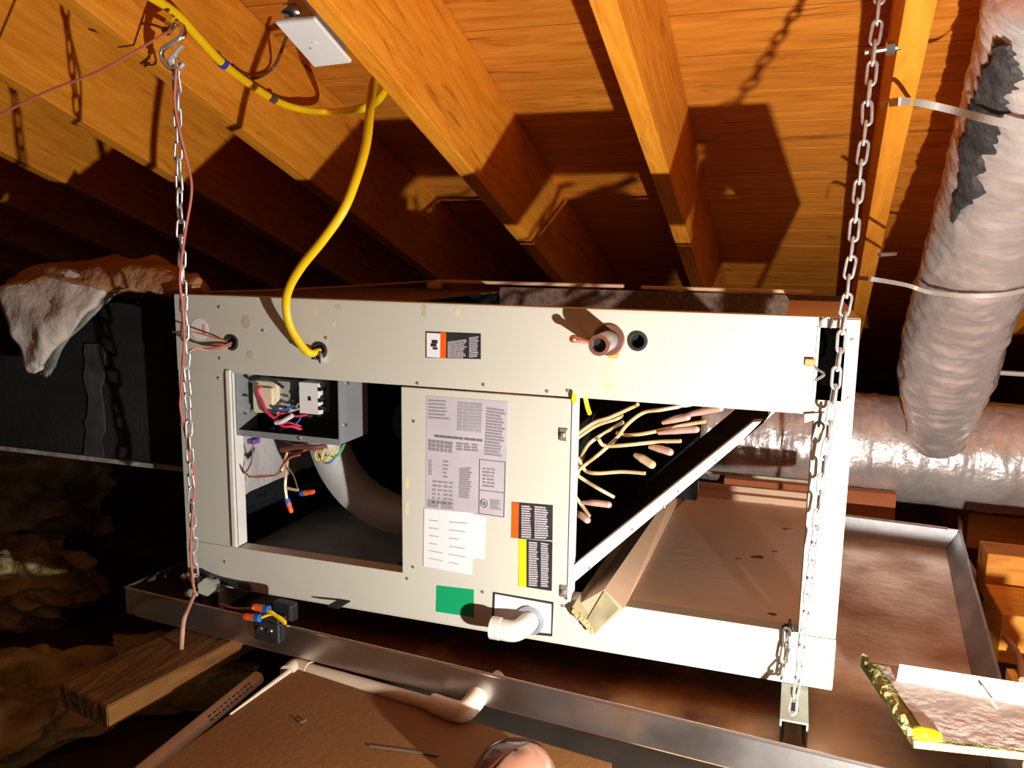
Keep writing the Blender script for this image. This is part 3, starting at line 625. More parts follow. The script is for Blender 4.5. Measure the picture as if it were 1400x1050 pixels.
# trough along the left of that floor; its end pokes out over the lower rail
def trough(polyA, polyB, y0, y1, name, mt, parent):
    b3 = bmesh.new(); A = [b3.verts.new((x, y0, z)) for x, z in polyA]; Bv = [b3.verts.new((x, y1, z)) for x, z in polyB]; n = len(A)
    b3.faces.new(A); b3.faces.new(Bv[::-1])
    for k in range(n): b3.faces.new((A[k], A[(k + 1) % n], Bv[(k + 1) % n], Bv[k]))
    return obj(name, b3, MT[mt], parent)
yf = -0.014
def TZ(p): q_ = ay(p, yf); return (q_.x, q_.z)
A_ = [TZ(p) for p in ((781, 832), (812, 867), (853, 832), (826, 806))]
B_ = [(0.876, .093), (0.898, .0685), (0.9336, .072), (0.920, .124)]
trg = trough([A_[0], A_[1], A_[2], A_[3]], B_, yf, .70, 'drain_trough', 'tan_pan', ah)
A2 = [TZ(p) for p in ((781, 832), (796, 849), (805, 840), (790, 818))]
trough(A2, [(0.865, .093), (0.874, .0886), (0.882, .0985), (0.871, .1206)], yf - .003, .70, 'trough_edge', 'olive', trg)
A3 = [TZ(p) for p in ((801, 850), (812, 866), (846, 832), (826, 808))]
obj('trough_end', prism(bmesh.new(), A3, yf - .003, yf + .06), MT['olive'], trg)
g_ = T([ay((783, 834), yf - .004), ay((795, 846), yf - .006), ay((806, 858), yf - .006), ay((812, 866), yf - .004)], .005, seg=8)
for v in g_.verts: v.co += Vector((noise.noise(v.co * 150), noise.noise(v.co * 170 + Vector((3, 0, 0))), noise.noise(v.co * 160))) * .004
obj('trough_gunk', g_, MT['gunk'], trg)
# coil slab: white end plate, dark fins behind
def C(p): q_ = ay(p, 0.012); return (q_.x, q_.z)
st_ = [C(p) for p in ((786, 774), (1034, 577), (1042, 571), (1056, 560), (1056, 566), (1036, 584), (786, 797))]
coil = obj('coil_end_plate', prism(bmesh.new(), [C(p) for p in ((784, 796), (784, 773), (1030, 576), (1046, 575), (1056, 560), (1062, 560), (1010, 606))], 0.004, 0.03), MT['paint_white'], ah)
coil['label'] = 'white slanted coil end plate'
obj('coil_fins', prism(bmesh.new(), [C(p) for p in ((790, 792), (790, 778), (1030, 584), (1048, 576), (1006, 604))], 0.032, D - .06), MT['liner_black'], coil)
b0 = None
for px in ((806, 777), (865, 724), (908, 693), (928, 672), (979, 630)):
    q = ay(px, .0035)
    if b0 is None: o = obj('rivet', lathe(bmesh.new(), [(0, -.0015), (.002, -.001), (.0028, .0005)], 8), MT['screw'], coil); b0 = o.data
    else: o = link('rivet', b0, None, coil)
    o.location = q
TB = [((788, 594), (812, 578), (835, 570), (866, 556), (872, 553)), ((788, 600), (815, 582), (842, 573), (851, 568)), ((790, 648), (795, 625), (806, 606), (830, 590), (852, 577)),
      ((787, 646), (803, 633), (820, 620), (842, 600), (858, 580), (880, 564), (905, 560), (945, 553)), ((843, 592), (857, 595), (885, 592), (930, 582), (965, 576)),
      ((818, 600), (826, 609), (850, 609), (900, 604), (931, 603)), ((790, 625), (800, 643), (816, 647), (850, 645), (882, 647)), ((787, 648), (800, 657), (820, 669), (840, 680)), ((786, 678), (795, 690), (806, 706))]
for k, pth in enumerate(TB):
    n_ = len(pth)
    pp = [ay(p, 0.035 + 0.03 * ((k * 37) % 5) / 5 + 0.012 * (i_ % 2)) for i_, p in enumerate(pth)]
    obj('distributor_tube', T(pp, .0034, seg=8), MT['tube_brass'], coil, smooth=True)
for k, (a, b2, r) in enumerate((((906, 578), (940, 570), .0062), ((938, 568), (985, 558), .0062), ((900, 592), (952, 587), .006), ((888, 611), (916, 618), .0065), ((868, 622), (891, 635), .0075), ((796, 687), (832, 690), .006), ((786, 700), (803, 711), .0065))):
    p, q = ay(a, .05), ay(b2, .03)
    bb = T([p, (p + q) / 2 + Vector((0, 0, .001)), q], (lambda t, r=r: r * (0.55 + 0.45 * min(1, t * 2.2))), seg=10); lump(bb, q, r, 1, 1, 1, k, .05, 2)
    obj('hairpin_bend', bb, MT['tube_brass'] if k == 4 else MT['tube_pink'], coil, smooth=True)
obj('yellow_plug', T([ay((800, 543), .03), ay((803, 556), .035), ay((806, 565), .05)], .0042, seg=8), MT['label_yellow'], coil, smooth=True)
# pvc elbow at the drain plate
q = F((726, 846)); e0 = Vector((q[0], 0.0, q[1])); e1 = Vector((q[0] - .002, -.03, q[1] - .001)); e3 = ay((673, 858), -.052)
el = obj('drain_elbow', T([e0, e1 + Vector((0, .008, 0)), e1 + Vector((-.005, -.012, -.001)), e1 + Vector((-.018, -.022, -.003)), e3], .0185, seg=20, n=6), MT['pvc'], ah, smooth=True, angle=60)
el['label'] = 'white plastic drain elbow turned to the left'
b2 = bmesh.new(); rod(b2, e3 + Vector((.016, 0, 0)), e3 - Vector((.001, 0, 0)), .0200, 20); obj('elbow_socket', b2, MT['pvc'], el, smooth=True)
obj('drain_collar', lathe(bmesh.new(), [(.0195, .002), (.026, -.001), (.027, -.006), (.0195, -.008)], 24, (q[0], -.003, q[1])), MT['pipe_zinc'], el, smooth=True)

# ================================================================== EMERGENCY DRAIN PAN
YAW = math.radians(-5.0)
fl_ = az((171, 803), -0.004)
pan = thing('drain_pan', 'large shallow galvanized drain pan under the air handler', 'drain pan', (fl_.x, fl_.y, -0.062))
pan.rotation_euler = (0, 0, YAW)
PL, PD, PH = 1.585, 1.20, 0.058
obj('pan_floor', B(0, PL, 0, PD, 0, 0.0015), MT['rust_shade_pan'], pan)['label'] = 'rust-stained pan floor with shade under the unit painted in'
b2 = B(0, PL, 0, 0.0015, 0.0015, PH); tube(b2, [(0, 0, PH), (PL, 0, PH)], .003, seg=6, smooth=False); obj('front_wall', b2, MT['galv'], pan)
b2 = B(0, PL, PD - .0015, PD, 0.0015, PH); tube(b2, [(0, PD, PH), (PL, PD, PH)], .0035, seg=6, smooth=False); obj('back_wall', b2, MT['galv'], pan)
b2 = B(0, 0.0015, .0015, PD, 0.0015, PH); tube(b2, [(0, 0, PH), (0, PD, PH)], .003, seg=6, smooth=False); obj('left_wall', b2, MT['galv'], pan)
b2 = bmesh.new(); FLR = .028
a_ = [(PL, .0, 0), (PL, PD, 0), (PL + FLR, PD, PH), (PL + FLR, 0, PH)]
f1 = [b2.verts.new(p) for p in a_]; f2 = [b2.verts.new((p[0] + .0015, p[1], p[2])) for p in a_]; b2.faces.new(f1); b2.faces.new(f2[::-1])
for k in range(4): b2.faces.new((f1[k], f2[k], f2[(k + 1) % 4], f1[(k + 1) % 4]))
tube(b2, [(PL + FLR, 0, PH), (PL + FLR, PD, PH)], .003, seg=6, smooth=False); obj('right_wall', b2, MT['galv'], pan)
for yy in (PD, 0.0):
    b2 = bmesh.new(); f1 = [b2.verts.new(p) for p in ((PL - .002, yy, 0), (PL + FLR, yy, PH), (PL - .002, yy, PH))]; b2.faces.new(f1)
    r_ = bmesh.ops.extrude_face_region(b2, geom=b2.faces[:])
    for v in [g for g in r_['geom'] if isinstance(g, bmesh.types.BMVert)]: v.co.y += .0015
    obj('corner_gusset', b2, MT['galv'], pan)
def pw_(u, v, z): c, s = math.cos(YAW), math.sin(YAW); return Vector((fl_.x + u * c - v * s, fl_.y + u * s + v * c, z))
# float switch clipped on the front wall
fs0 = Vector(pw_(.245, 0, -.004))
u0 = (ay((372, 850), fs0.y).x - fl_.x) / math.cos(YAW)
fsw = thing('float_switch', 'small black overflow switch clipped to the pan edge with orange wire nuts', 'switch', pw_(u0, 0, -.004)); fsw.rotation_euler = (0, 0, YAW)
b2 = B(-.028, .030, -.010, -.001, -.036, .004, bev=.003); box(b2, -.028, .030, .002, .018, -.03, .004, bev=.003); box(b2, -.028, .030, -.010, .018, .004, .012, bev=.003)
obj('clip_body', b2, MT['rubber'], fsw)
b2 = B(-.010, .036, .020, .045, -.02, .030, bev=.005); obj('float_cup', b2, MT['blackbox'], fsw)
for sx in (-.012, .012):
    o = obj('clip_screw', lathe(bmesh.new(), [(0, -.0145), (.005, -.0135), (.006, -.010)], 12, (sx, 0, -.012)), MT['steel'], fsw, smooth=True)
for k, (a, d) in enumerate((((-.008, .000, .024), (-1, 0, -.05)), ((-.018, -.014, .010), (-1, 0, -.1)))):
    n_ = wire_nut(fsw, Vector(a), Vector(d), 1.1)
b2 = bmesh.new()
for k in range(3): tube(b2, [(-.006, -.002 - .01 * (k > 1), .022 - .01 * (k > 1)), (.010, -.004, .022 + .002 * k - .008 * (k > 1)), (.028, -.004, .018 + .002 * k - .004), (.044, -.004, .006 + .002 * k)], .0026, seg=6)
obj('yellow_leads', b2, MT['yellow'], fsw, smooth=True)
o = tag(obj('switch_wire', T([az((300, 826), -.01), az((322, 832), -.01), pw_(u0, 0, 0) + Vector((-.030, -.004, .020))], .0026, seg=6), MT['redwire'], None, smooth=True), 'short pink-brown wire running from the chain foot to the overflow switch', 'wire')

# ================================================================== STRUTS and CHAINS
def strut(x, y0, y1, lb):
    t = thing('strut_channel', lb, 'strut channel', (x, y0, -.003), 'strut channels under the air handler')
    a, h, th, l_ = .0205, .041, .0027, .008
    poly = [(-a, 0), (a, 0), (a, -h), (a - l_, -h), (a - l_, -h + th + .003), (a - th, -h + th), (a - th, -th), (-a + th, -th), (-a + th, -h + th), (-a + l_, -h + th + .003), (-a + l_, -h), (-a, -h)]
    obj('channel', prism(bmesh.new(), poly[::-1], 0, y1 - y0), MT['strut'], t)
    b3 = bmesh.new()
    for k in range(int((y1 - y0) / .05)): box(b3, -.006, .006, .03 + k * .05, .055 + k * .05, -.0006, .0006)
    obj('slots', b3, MT['hole'], t)
    return t
strut(1.212, -.118, .60, 'grey steel strut channel end under the right bottom corner')
strut(.075, -.025, .60, 'grey steel strut channel end under the left bottom corner')
LM = None
def link_mesh():
    global LM
    if LM: return LM
    L_, r_ = .0105, .0062; pts = []
    for k in range(7): a = PI * k / 6; pts.append((r_ * math.cos(a), 0, L_ + r_ * math.sin(a)))
    for k in range(7): a = PI + PI * k / 6; pts.append((r_ * math.cos(a), 0, -L_ + r_ * math.sin(a)))
    bm = tube(bmesh.new(), pts, .0023, seg=6, closed=True)
    for f in bm.faces: f.smooth = True
    LM = bpy.data.meshes.new('link'); bm.to_mesh(LM); bm.free(); LM.materials.append(MT['chain']); return LM
PITCHL = .0272
def chain(lb, path, twist=0.0, jit=.25, seed=1, spin=0.4):
    rn = random.Random(seed); pts = [Vector(p) for p in path]
    t = thing('chain', lb, 'chain', pts[0], 'steel hanging chains')
    seg = [(a, b, (b - a).length) for a, b in zip(pts, pts[1:])]; tot = sum(s[2] for s in seg)
    n = int(tot / PITCHL) + 1; d = 0
    for k in range(n):
        dd = k * PITCHL
        for a, b, l_ in seg:
            if dd <= l_ + 1e-6 or (a, b, l_) == seg[-1]: p = a + (b - a) * min(1.05, dd / l_); dv = (b - a).normalized(); break
            dd -= l_
        o = link('link', link_mesh(), None, t)
        q = dv.to_track_quat('Z', 'Y'); ang = (PI / 2 * (k % 2)) + spin + twist * k + rn.uniform(-jit, jit)
        m = Matrix.Translation(p - pts[0]) @ q.to_matrix().to_4x4() @ Matrix.Rotation(ang, 4, 'Z') @ Matrix.Rotation(rn.uniform(-.12, .12), 4, 'Y')
        o.matrix_local = m
    return t
rtop = ay((1207, -40), -.03); rb_ = ay((1088, 952), -.105)
chain('steel chain with long links in front of the right end of the air handler', [rtop, ay((1155, 430), -.035), ay((1120, 690), -.05), ay((1092, 930), -.07), ay((1080, 985), -.125)], 0.0, .2, 3, spin=.35)
ltop = ay((241, 92), -.16); lbt = ay((267, 800), -.05)
chain('twisted steel chain in front of the left end of the air handler, red wire alongside', [ltop, ay((246, 290), -.125), ay((252, 430), -.10), lbt], .22, .25, 5, spin=.8)
# loose end of the right chain
o = chain('two loose end links dangling beside the right chain foot', [ay((1076, 872), -.016), ay((1072, 910), -.018), ay((1069, 925), -.018)], 0, .1, 8, spin=.2)
# dark chain fastener
b2 = T([ay((1080, 846), -.006), ay((1079, 862), -.012), ay((1078, 880), -.016)], .0022, seg=6); lump(b2, ay((1078, 858), -.006), .008, 1.3, .6, 1, 3, .3, 2)
tag(obj('snap_hook', b2, MT['rubber'], None, smooth=True), 'black hook over the lower rail holding the loose links', 'hook')
# bolt through the right chain
q = ay((1214, 66), -.02); b2 = bmesh.new(); rod(b2, q + Vector((-.03, 0, -.004)), q + Vector((.045, .005, .005)), .0042, 8); rod(b2, q + Vector((-.002, 0, 0)), q + Vector((.008, .001, .001)), .010, 6)
tag(obj('lag_bolt', b2, MT['steel']), 'bright lag bolt holding the right chain to the narrow rafter', 'bolt')
# hook assembly at the left rafter
hk = ay((236, 46), -.16)
th = thing('chain_hook', 'twisted steel hook and eye screw holding the left chain to the broad rafter', 'hook', hk)
def rel(px, y): return ay(px, y - .10) - hk
b2 = bmesh.new(); tube(b2, [rel((226, 26), .03), rel((228, 38), -.03), rel((225, 45), -.05), rel((232, 44), -.06), rel((240, 32), -.055), rel((250, 36), -.055), rel((252, 48), -.06), rel((244, 54), -.065)], .0038, seg=8)
obj('eye_screw', b2, MT['steel'], th, smooth=True)
b2 = T([rel((250, 42), -.058), rel((246, 52), -.064), rel((233, 60), -.064), rel((222, 68), -.06), rel((222, 80), -.058), rel((231, 92), -.06), rel((244, 94), -.062), rel((252, 86), -.06)], .0042, seg=8)
tube(b2, [rel((250, 62), -.06), rel((240, 72), -.064), rel((232, 82), -.066), rel((237, 92), -.06), rel((246, 92), -.06)], .004, seg=8)
obj('s_hook', b2, MT['chain'], th, smooth=True)
b2 = bmesh.new(); rod(b2, rel((226, 42), -.055), rel((240, 30), -.02), .0075, 8); obj('ferrule', b2, MT['steel'], th, smooth=True)
# left chain foot: nut, washer and ring
ft = thing('chain_anchor', 'grey threaded rod end, nut and washer at the left chain foot', 'anchor', ay((270, 806), -.05))
a0 = ay((270, 806), -.05)
b2 = bmesh.new(); rod(b2, ay((277, 806), -.045) - a0, ay((300, 800), -.02) - a0, .0145, 20); rod(b2, ay((282, 803), -.06) - a0, ay((286, 801), -.04) - a0, .018, 6); obj('anchor_nut', b2, MT['strut'], ft, smooth=True)
b2 = T([ay((258, 785), -.055) - a0, ay((252, 789), -.06) - a0, ay((249, 787), -.06) - a0], .0045, seg=6); obj('bent_tab', b2, MT['steel'], ft, smooth=True)
b2 = bmesh.new(); lump(b2, ay((262, 812), -.05) - a0, .012, 1.2, .8, .9, 4, .3, 3); obj('rod_end', b2, MT['strut'], ft, smooth=True)
b2 = T([ay((275, 782), -.012) - a0, ay((285, 788), -.02) - a0, ay((300, 793), -.01) - a0, ay((330, 800), -.01) - a0, ay((345, 803), .0) - a0], .0075, seg=6, flat=.4); obj('black_strap', b2, MT['rubber'], ft)

# ================================================================== WIRES AND CABLES
yc = T([ax((20, -95), .11), ax((120, -48), .12), ax((196, -10), .13), ax((240, 18), .125), ax((272, 52), .115), ax((304, 86), .105), ax((340, 114), .098), ax((380, 139), .098), ax((415, 150), .12), ax((455, 153), .16), ay((492, 149), .07), ay((515, 138), .10), ay((529, 118), .13), ay((535, 100), .14),
        ay((524, 96), .13), ay((511, 112), .10), ay((506, 150), .02), ay((500, 200), -.03), ay((485, 250), -.07), ay((468, 290), -.09), ay((440, 330), -.09), ay((414, 362), -.08), ay((397, 390), -.068), ay((391, 415), -.055), ay((396, 445), -.045), ay((412, 472), -.032), ay((424, 483), -.022), ay((436, 480), 0.0)], .0082, seg=10, n=6, flat=.8)
yco = tag(obj('power_cable', yc, MT['yellow'], None, smooth=True, angle=80), 'thick yellow power cable looping from the rafters into the air handler', 'cable')
for px, mt, nm in (((305, 87), 'blue', 'blue_tape'), ((374, 135), 'mark', 'cable_staple')):
    q = ax(px, .105); d_ = (ax((px[0] + 8, px[1] + 6.5), .105) - q).normalized(); b2 = bmesh.new(); rod(b2, q - d_ * .005, q + d_ * .005, .0102 if mt == 'blue' else .009, 12)
    obj(nm, b2, MT[mt], yco, smooth=True)
rw = T([ay((-420, 345), -.24), ay((-200, 250), -.22), ay((-20, 166), -.2), ay((60, 127), -.19), ay((140, 95), -.18), ay((222, 48), -.165), ay((235, 42), -.162)], .0022, seg=6)
tag(obj('red_wire', rw, MT['redwire'], None, smooth=True), 'thin red wire stretched from the left edge to the chain hook', 'wire')
rw2 = T([ay((241, 94), -.168), ay((239, 140), -.16), ay((246, 180), -.15), ay((257, 225), -.135), ay((262, 262), -.13), ay((253, 320), -.13), ay((246, 380), -.12), ay((250, 420), -.112), ay((252, 470), -.105), ay((247, 540), -.09), ay((247, 560), -.088), ay((255, 600), -.08), ay((265, 645), -.066), ay((266, 670), -.064), ay((263, 710), -.07), ay((261, 760), -.07), ay((266, 810), -.075)], .0024, seg=6)
tag(obj('red_wire', rw2, MT['redwire'], None, smooth=True), 'red thermostat wire wound along the left chain', 'wire')
tag(obj('red_wire', T([ay((266, 812), -.075), ay((256, 835), -.13), ay((251, 850), -.15), ay((249, 872), -.16), ay((247, 900), -.14)], .0042, seg=8), MT['cable_dirty'], None, smooth=True), 'pinkish cable dropping from the left chain foot over the pan edge', 'wire')
tag(obj('red_wire', T([ay((250, 490), -.078), ay((262, 478), -.05), ay((280, 477), -.02), ay((305, 473), -.012), ay((320, 467), .006)], .0022, seg=6), MT['redwire'], None, smooth=True), 'upper red wire pair entering the hole beside the round sticker', 'wire')
tag(obj('red_wire', T([ay((252, 486), -.074), ay((268, 476), -.045), ay((285, 479), -.02), ay((306, 476), -.010), ay((321, 470), .006)], .0018, seg=6), MT['tube_pink'], None, smooth=True), 'pale pink wire next to the red one entering the same hole', 'wire')
tag(obj('grey_wire', T([ay((236, 454), -.01), ay((255, 453), -.03), ay((270, 455), -.02), ay((300, 464), -.012), ay((316, 470), .006)], .0018, seg=6), MT['redwire'], None, smooth=True), 'dark thin wire crossing the round sticker to the hole', 'wire')
tag(obj('brown_wire', T([ay((122, 40), -.10), ay((150, 46), -.12), ay((180, 34), -.14), ay((205, 33), -.15), ay((226, 40), -.16)], .0022, seg=6), MT['brownwire'], None, smooth=True), 'thin brown wire curving to the chain hook from the left', 'wire')
# junction box cover at the bright rafter
jb = [at(p, (0, SL, 1), (0, 0, RZ0 - .004)) for p in ((376, 29), (430, 24), (481, 84), (430, 90))]
jc = sum(jb, Vector()) / 4
jt = thing('junction_box', 'white blank box cover hanging beside the bright rafter at the top', 'junction box', jc)
b2 = bmesh.new()
nrm = Vector((0, SL, 1)).normalized()
a_ = [b2.verts.new(p - jc - nrm * .003) for p in jb]; c_ = [b2.verts.new(p - jc + nrm * .004) for p in jb]
b2.faces.new(a_); b2.faces.new(c_[::-1])
for k in range(4): b2.faces.new((a_[k], a_[(k + 1) % 4], c_[(k + 1) % 4], c_[k]))
bmesh.ops.bevel(b2, geom=b2.edges[:], offset=.0015, segments=2, affect='EDGES')
obj('cover', b2, MT['white'], jt)
q = at((430, 60), (0, SL, 1), (0, 0, RZ0 - .008)) - jc
b2 = bmesh.new(); rod(b2, q, q + nrm * .004, .005, 12); obj('cover_knob', b2, MT['white'], jt, smooth=True)
q2 = at((424, 66), (0, SL, 1), (0, 0, RZ0 - .008)) - jc
b2 = bmesh.new(); rod(b2, q2, q2 + nrm * .004, .002, 8); obj('cover_screw', b2, MT['screw'], jt, smooth=True)
b2 = bmesh.new(); c2 = [p - jc + nrm * .005 for p in jb]; ctr = sum(c2, Vector()) / 4
lo_ = [b2.verts.new(ctr + (p - ctr) * .8) for p in c2]; hi_ = [b2.verts.new(ctr + (p - ctr) * .8 + nrm * .045) for p in c2]
b2.faces.new(lo_); b2.faces.new(hi_[::-1])
for k in range(4): b2.faces.new((lo_[k], lo_[(k + 1) % 4], hi_[(k + 1) % 4], hi_[k]))
obj('box_body', b2, MT['screw'], jt)
b2 = bmesh.new(); q3 = ay((397, 14), jc.y - .06); lump(b2, q3 - jc, .012, 1.4, .8, .8, 2, .3, 2); obj('cable_clamp', b2, MT['steel'], jt, smooth=True)
tag(obj('brown_wire', T([ax((392, 50), .18), ax((375, 90), .1), ax((352, 106), .095), ax((335, 102), .09), ax((318, 90), .088)], .0034, seg=6), MT['brownwire'], None, smooth=True), 'brown cable looping from the white box cover to the yellow cable', 'wire')

# ================================================================== PLENUM AND BLANKET
pz0 = ay((145, 628), .075).z
pl = thing('supply_plenum', 'dark charcoal duct-board plenum attached to the left end of the air handler', 'plenum', (-.6, .075, pz0))
b2 = B(-.75, .597, 0, .50, 0, .36, bev=.004); obj('duct_board', b2, MT['plenum'], pl)
obj('bottom_angle', B(-.75, .597, -.006, .02, -.006, .004), MT['blanket_grey'], pl)
sm = bmesh.new(); rn = random.Random(4)
lft = [(ay((118 + rn.uniform(-4, 4), 470 + k * 12), .072)) for k in range(14)]; rgt = [(ay((140 + rn.uniform(-4, 4), 470 + k * 12), .072)) for k in range(14)]
vl = [sm.verts.new((p.x + .6, -.004, p.z - pz0)) for p in lft]; vr = [sm.verts.new((p.x + .6, -.004, p.z - pz0)) for p in rgt]
for k in range(13): sm.faces.new((vl[k], vr[k], vr[k + 1], vl[k + 1]))
r_ = bmesh.ops.extrude_face_region(sm, geom=sm.faces[:])
for v in [g for g in r_['geom'] if isinstance(g, bmesh.types.BMVert)]: v.co.y = .001
obj('mastic_seam', sm, MT['tape_dark'], pl)
bt = thing('insulation_blanket', 'crumpled white-faced insulation blanket draped over the dark plenum', 'blanket', ay((150, 395), .05))
b00 = ay((150, 395), .05)
def sheet(name, mt, rows, parent, amp=.012, thick=.016, seed=0, org=None):
    """cloth through rows of points, then crumpled and thickened"""
    org = org or Vector(); nu = 22; R_ = [spline(r, 8) for r in rows]
    m_ = min(len(r) for r in R_); cols = list(zip(*[[r[int(i_ * (len(r) - 1) / (nu))] for i_ in range(nu + 1)] for r in R_]))
    grid = [spline(c, 6) for c in cols]; b3 = bmesh.new()
    vv = [[b3.verts.new(p - org + Vector((noise.noise(p * 18 + Vector((seed, 0, 0))), noise.noise(p * 16 + Vector((0, seed, 4))), noise.noise(p * 18 + Vector((9, 0, seed))))) * amp
                        + Vector((noise.noise(p * 50), noise.noise(p * 46 + Vector((0, seed, 4))), noise.noise(p * 48))) * amp * .35) for p in c] for c in grid]
    for a in range(len(vv) - 1):
        for b in range(len(vv[0]) - 1): b3.faces.new((vv[a][b], vv[a + 1][b], vv[a + 1][b + 1], vv[a][b + 1]))
    o = obj(name, b3, MT[mt], parent, smooth=True, angle=180)
    sd = o.modifiers.new('thickness', 'SOLIDIFY'); sd.thickness = thick; sd.offset = -1
    return o
sheet('white_flap', 'blanket', [[ay((-6, 396), .03), ay((40, 380), .03), ay((85, 372), .03), ay((128, 382), .03), ay((145, 392), .03)],
                                [ay((4, 420), .015), ay((35, 412), .01), ay((70, 410), .01), ay((105, 405), .01), ay((132, 408), .015)],
                                [ay((16, 462), .01), ay((40, 458), .0), ay((60, 450), -.005), ay((85, 440), .0), ay((112, 436), .01)],
                                [ay((28, 492), .01), ay((46, 488), .0), ay((58, 480), .0), ay((72, 470), .0), ay((88, 462), .01)],
                                [ay((42, 514), .015), ay((46, 513), .01), ay((50, 511), .01), ay((54, 507), .01), ay((60, 500), .015)]], bt, .010, .014, 2, b00)
sheet('grey_flap', 'blanket_grey', [[ay((96, 398), .05), ay((120, 395), .045), ay((158, 400), .05)], [ay((80, 440), .05), ay((100, 435), .045), ay((128, 430), .05)], [ay((62, 490), .05), ay((72, 485), .045), ay((90, 470), .05)], [ay((55, 508), .05), ay((62, 512), .045), ay((72, 505), .05)]], bt, .006, .008, 5, b00)
sheet('brown_top', 'blanket_brown', [[ay((0, 396), .03), ay((60, 380), .02), ay((110, 388), .015), ay((150, 396), .02), ay((190, 394), .02), ay((228, 398), .02), ay((272, 390), .02)],
                                     [ay((10, 384), .07), ay((60, 366), .06), ay((110, 362), .05), ay((150, 366), .05), ay((190, 364), .05), ay((232, 372), .05), ay((270, 376), .05)],
                                     [ay((20, 380), .16), ay((60, 364), .16), ay((110, 358), .16), ay((160, 352), .16), ay((200, 350), .16), ay((222, 352), .16), ay((240, 368), .16)]], bt, .012, .03, 7, b00)

# ================================================================== FOIL DUCTS
def crinkle_tube(path, rad, rings, seg, seed, amp=.006, rib=.004, ribn=60, wr=.003):
    pts = spline(path, 14); path_len = sum((b - a).length for a, b in zip(pts, pts[1:])); b3 = bmesh.new(); N = len(pts); out = []; up_ = None
    for i_ in range(rings + 1):
        f = i_ / rings * (N - 1); k = min(int(f), N - 2); p = pts[k].lerp(pts[k + 1], f - k)
        t = (pts[min(k + 2, N - 1)] - pts[max(k - 1, 0)]).normalized()
        if up_ is None: up_ = t.orthogonal().normalized()
        u = (up_ - t * up_.dot(t)).normalized(); up_ = u; v = t.cross(u); ring = []
        for j in range(seg):
            a = 2 * PI * j / seg; d_ = u * math.cos(a) + v * math.sin(a)
            r0 = rad(i_ / rings) if callable(rad) else rad
            q = p + d_ * r0
            r1 = r0 + rib * math.sin(i_ / rings * ribn * 2 * PI + 1.5 * noise.noise(q * 4)) + amp * noise.noise(q * 22 + Vector((seed, 0, 0))) + amp * .5 * noise.noise(q * 55 + Vector((0, seed, 0))) + wr * noise.noise(Vector((i_ / rings * path_len * 75, math.cos(a) * 1.6 + seed, math.sin(a) * 1.6)))
            ring.append(b3.verts.new(p + d_ * r1))
        out.append(ring)
    for a, b in zip(out, out[1:]):
        for j in range(seg): b3.faces.new((a[j], a[(j + 1) % seg], b[(j + 1) % seg], b[j]))
    b3.faces.new(out[0][::-1]); b3.faces.new(out[-1]); return b3
vd = thing('flexible_duct', 'foil flexible duct running down along the right rafters', 'duct', ay((1335, 340), .75)); o0 = ay((1335, 340), .75)
vpath = [ay((1490, -60), -.02), ay((1466, 20), .09), ay((1404, 180), .39), ay((1345, 340), .72), ay((1300, 480), .98), ay((1281, 600), 1.18)]
o = obj('foil_jacket', crinkle_tube(vpath, lambda t: .116 - .045 * max(0, t - .85) / .15, 300, 80, 3, .005, .0012, 34, .0032), MT['duct_foil'], vd, smooth=True, angle=180); o.location = -o0
# black mastic smear on the left of the duct
sm = bmesh.new(); rn = random.Random(9)
path_pts = spline(vpath, 14); rows = []
for k in range(60):
    f = (0.10 + 0.40 * k / 60) * (len(path_pts) - 1); i_ = int(f); p = path_pts[i_].lerp(path_pts[i_ + 1], f - i_)
    t = (path_pts[i_ + 1] - path_pts[i_]).normalized(); tocam = (CAM - p); tocam = (tocam - t * tocam.dot(t)).normalized(); left = t.cross(tocam).normalized()
    if left.x > 0: left = -left
    mid = 34 + 9 * noise.noise(Vector((k * .11, 3, 0))); hw_ = 15 * (1 - abs(k / 30 - 1) ** 3) * (1 + .5 * noise.noise(Vector((k * .3, 0, 8)))) + 1
    row = []
    for a in range(7):
        ang = math.radians(mid + hw_ * (a / 3 - 1) + (rn.uniform(-4, 4) if a in (0, 6) else 0))
        row.append(sm.verts.new(p + (tocam * math.cos(ang) + left * math.sin(ang)) * (.1235 - (.006 if a in (0, 6) else 0) + rn.uniform(-.0015, .0015))))
    rows.append(row)
for a, b in zip(rows, rows[1:]):
    for q in range(6): sm.faces.new((a[q], a[q + 1], b[q + 1], b[q]))
o = obj('mastic_smear', sm, MT['tar'], vd, smooth=True); o.location = -o0
hd = thing('foil_duct', 'wide horizontal foil-wrapped duct behind the right end of the air handler', 'duct', (1.5, 1.32, .11))
o = obj('foil_jacket', crinkle_tube([(0.7, 1.34, .135), (1.2, 1.33, .130), (1.7, 1.31, .125), (2.3, 1.30, .125), (2.9, 1.28, .12)], .158, 340, 80, 8, .004, .0012, 20, .0022), MT['duct_foil'], hd, smooth=True, angle=180); o.location = (-1.5, -1.32, -.11)
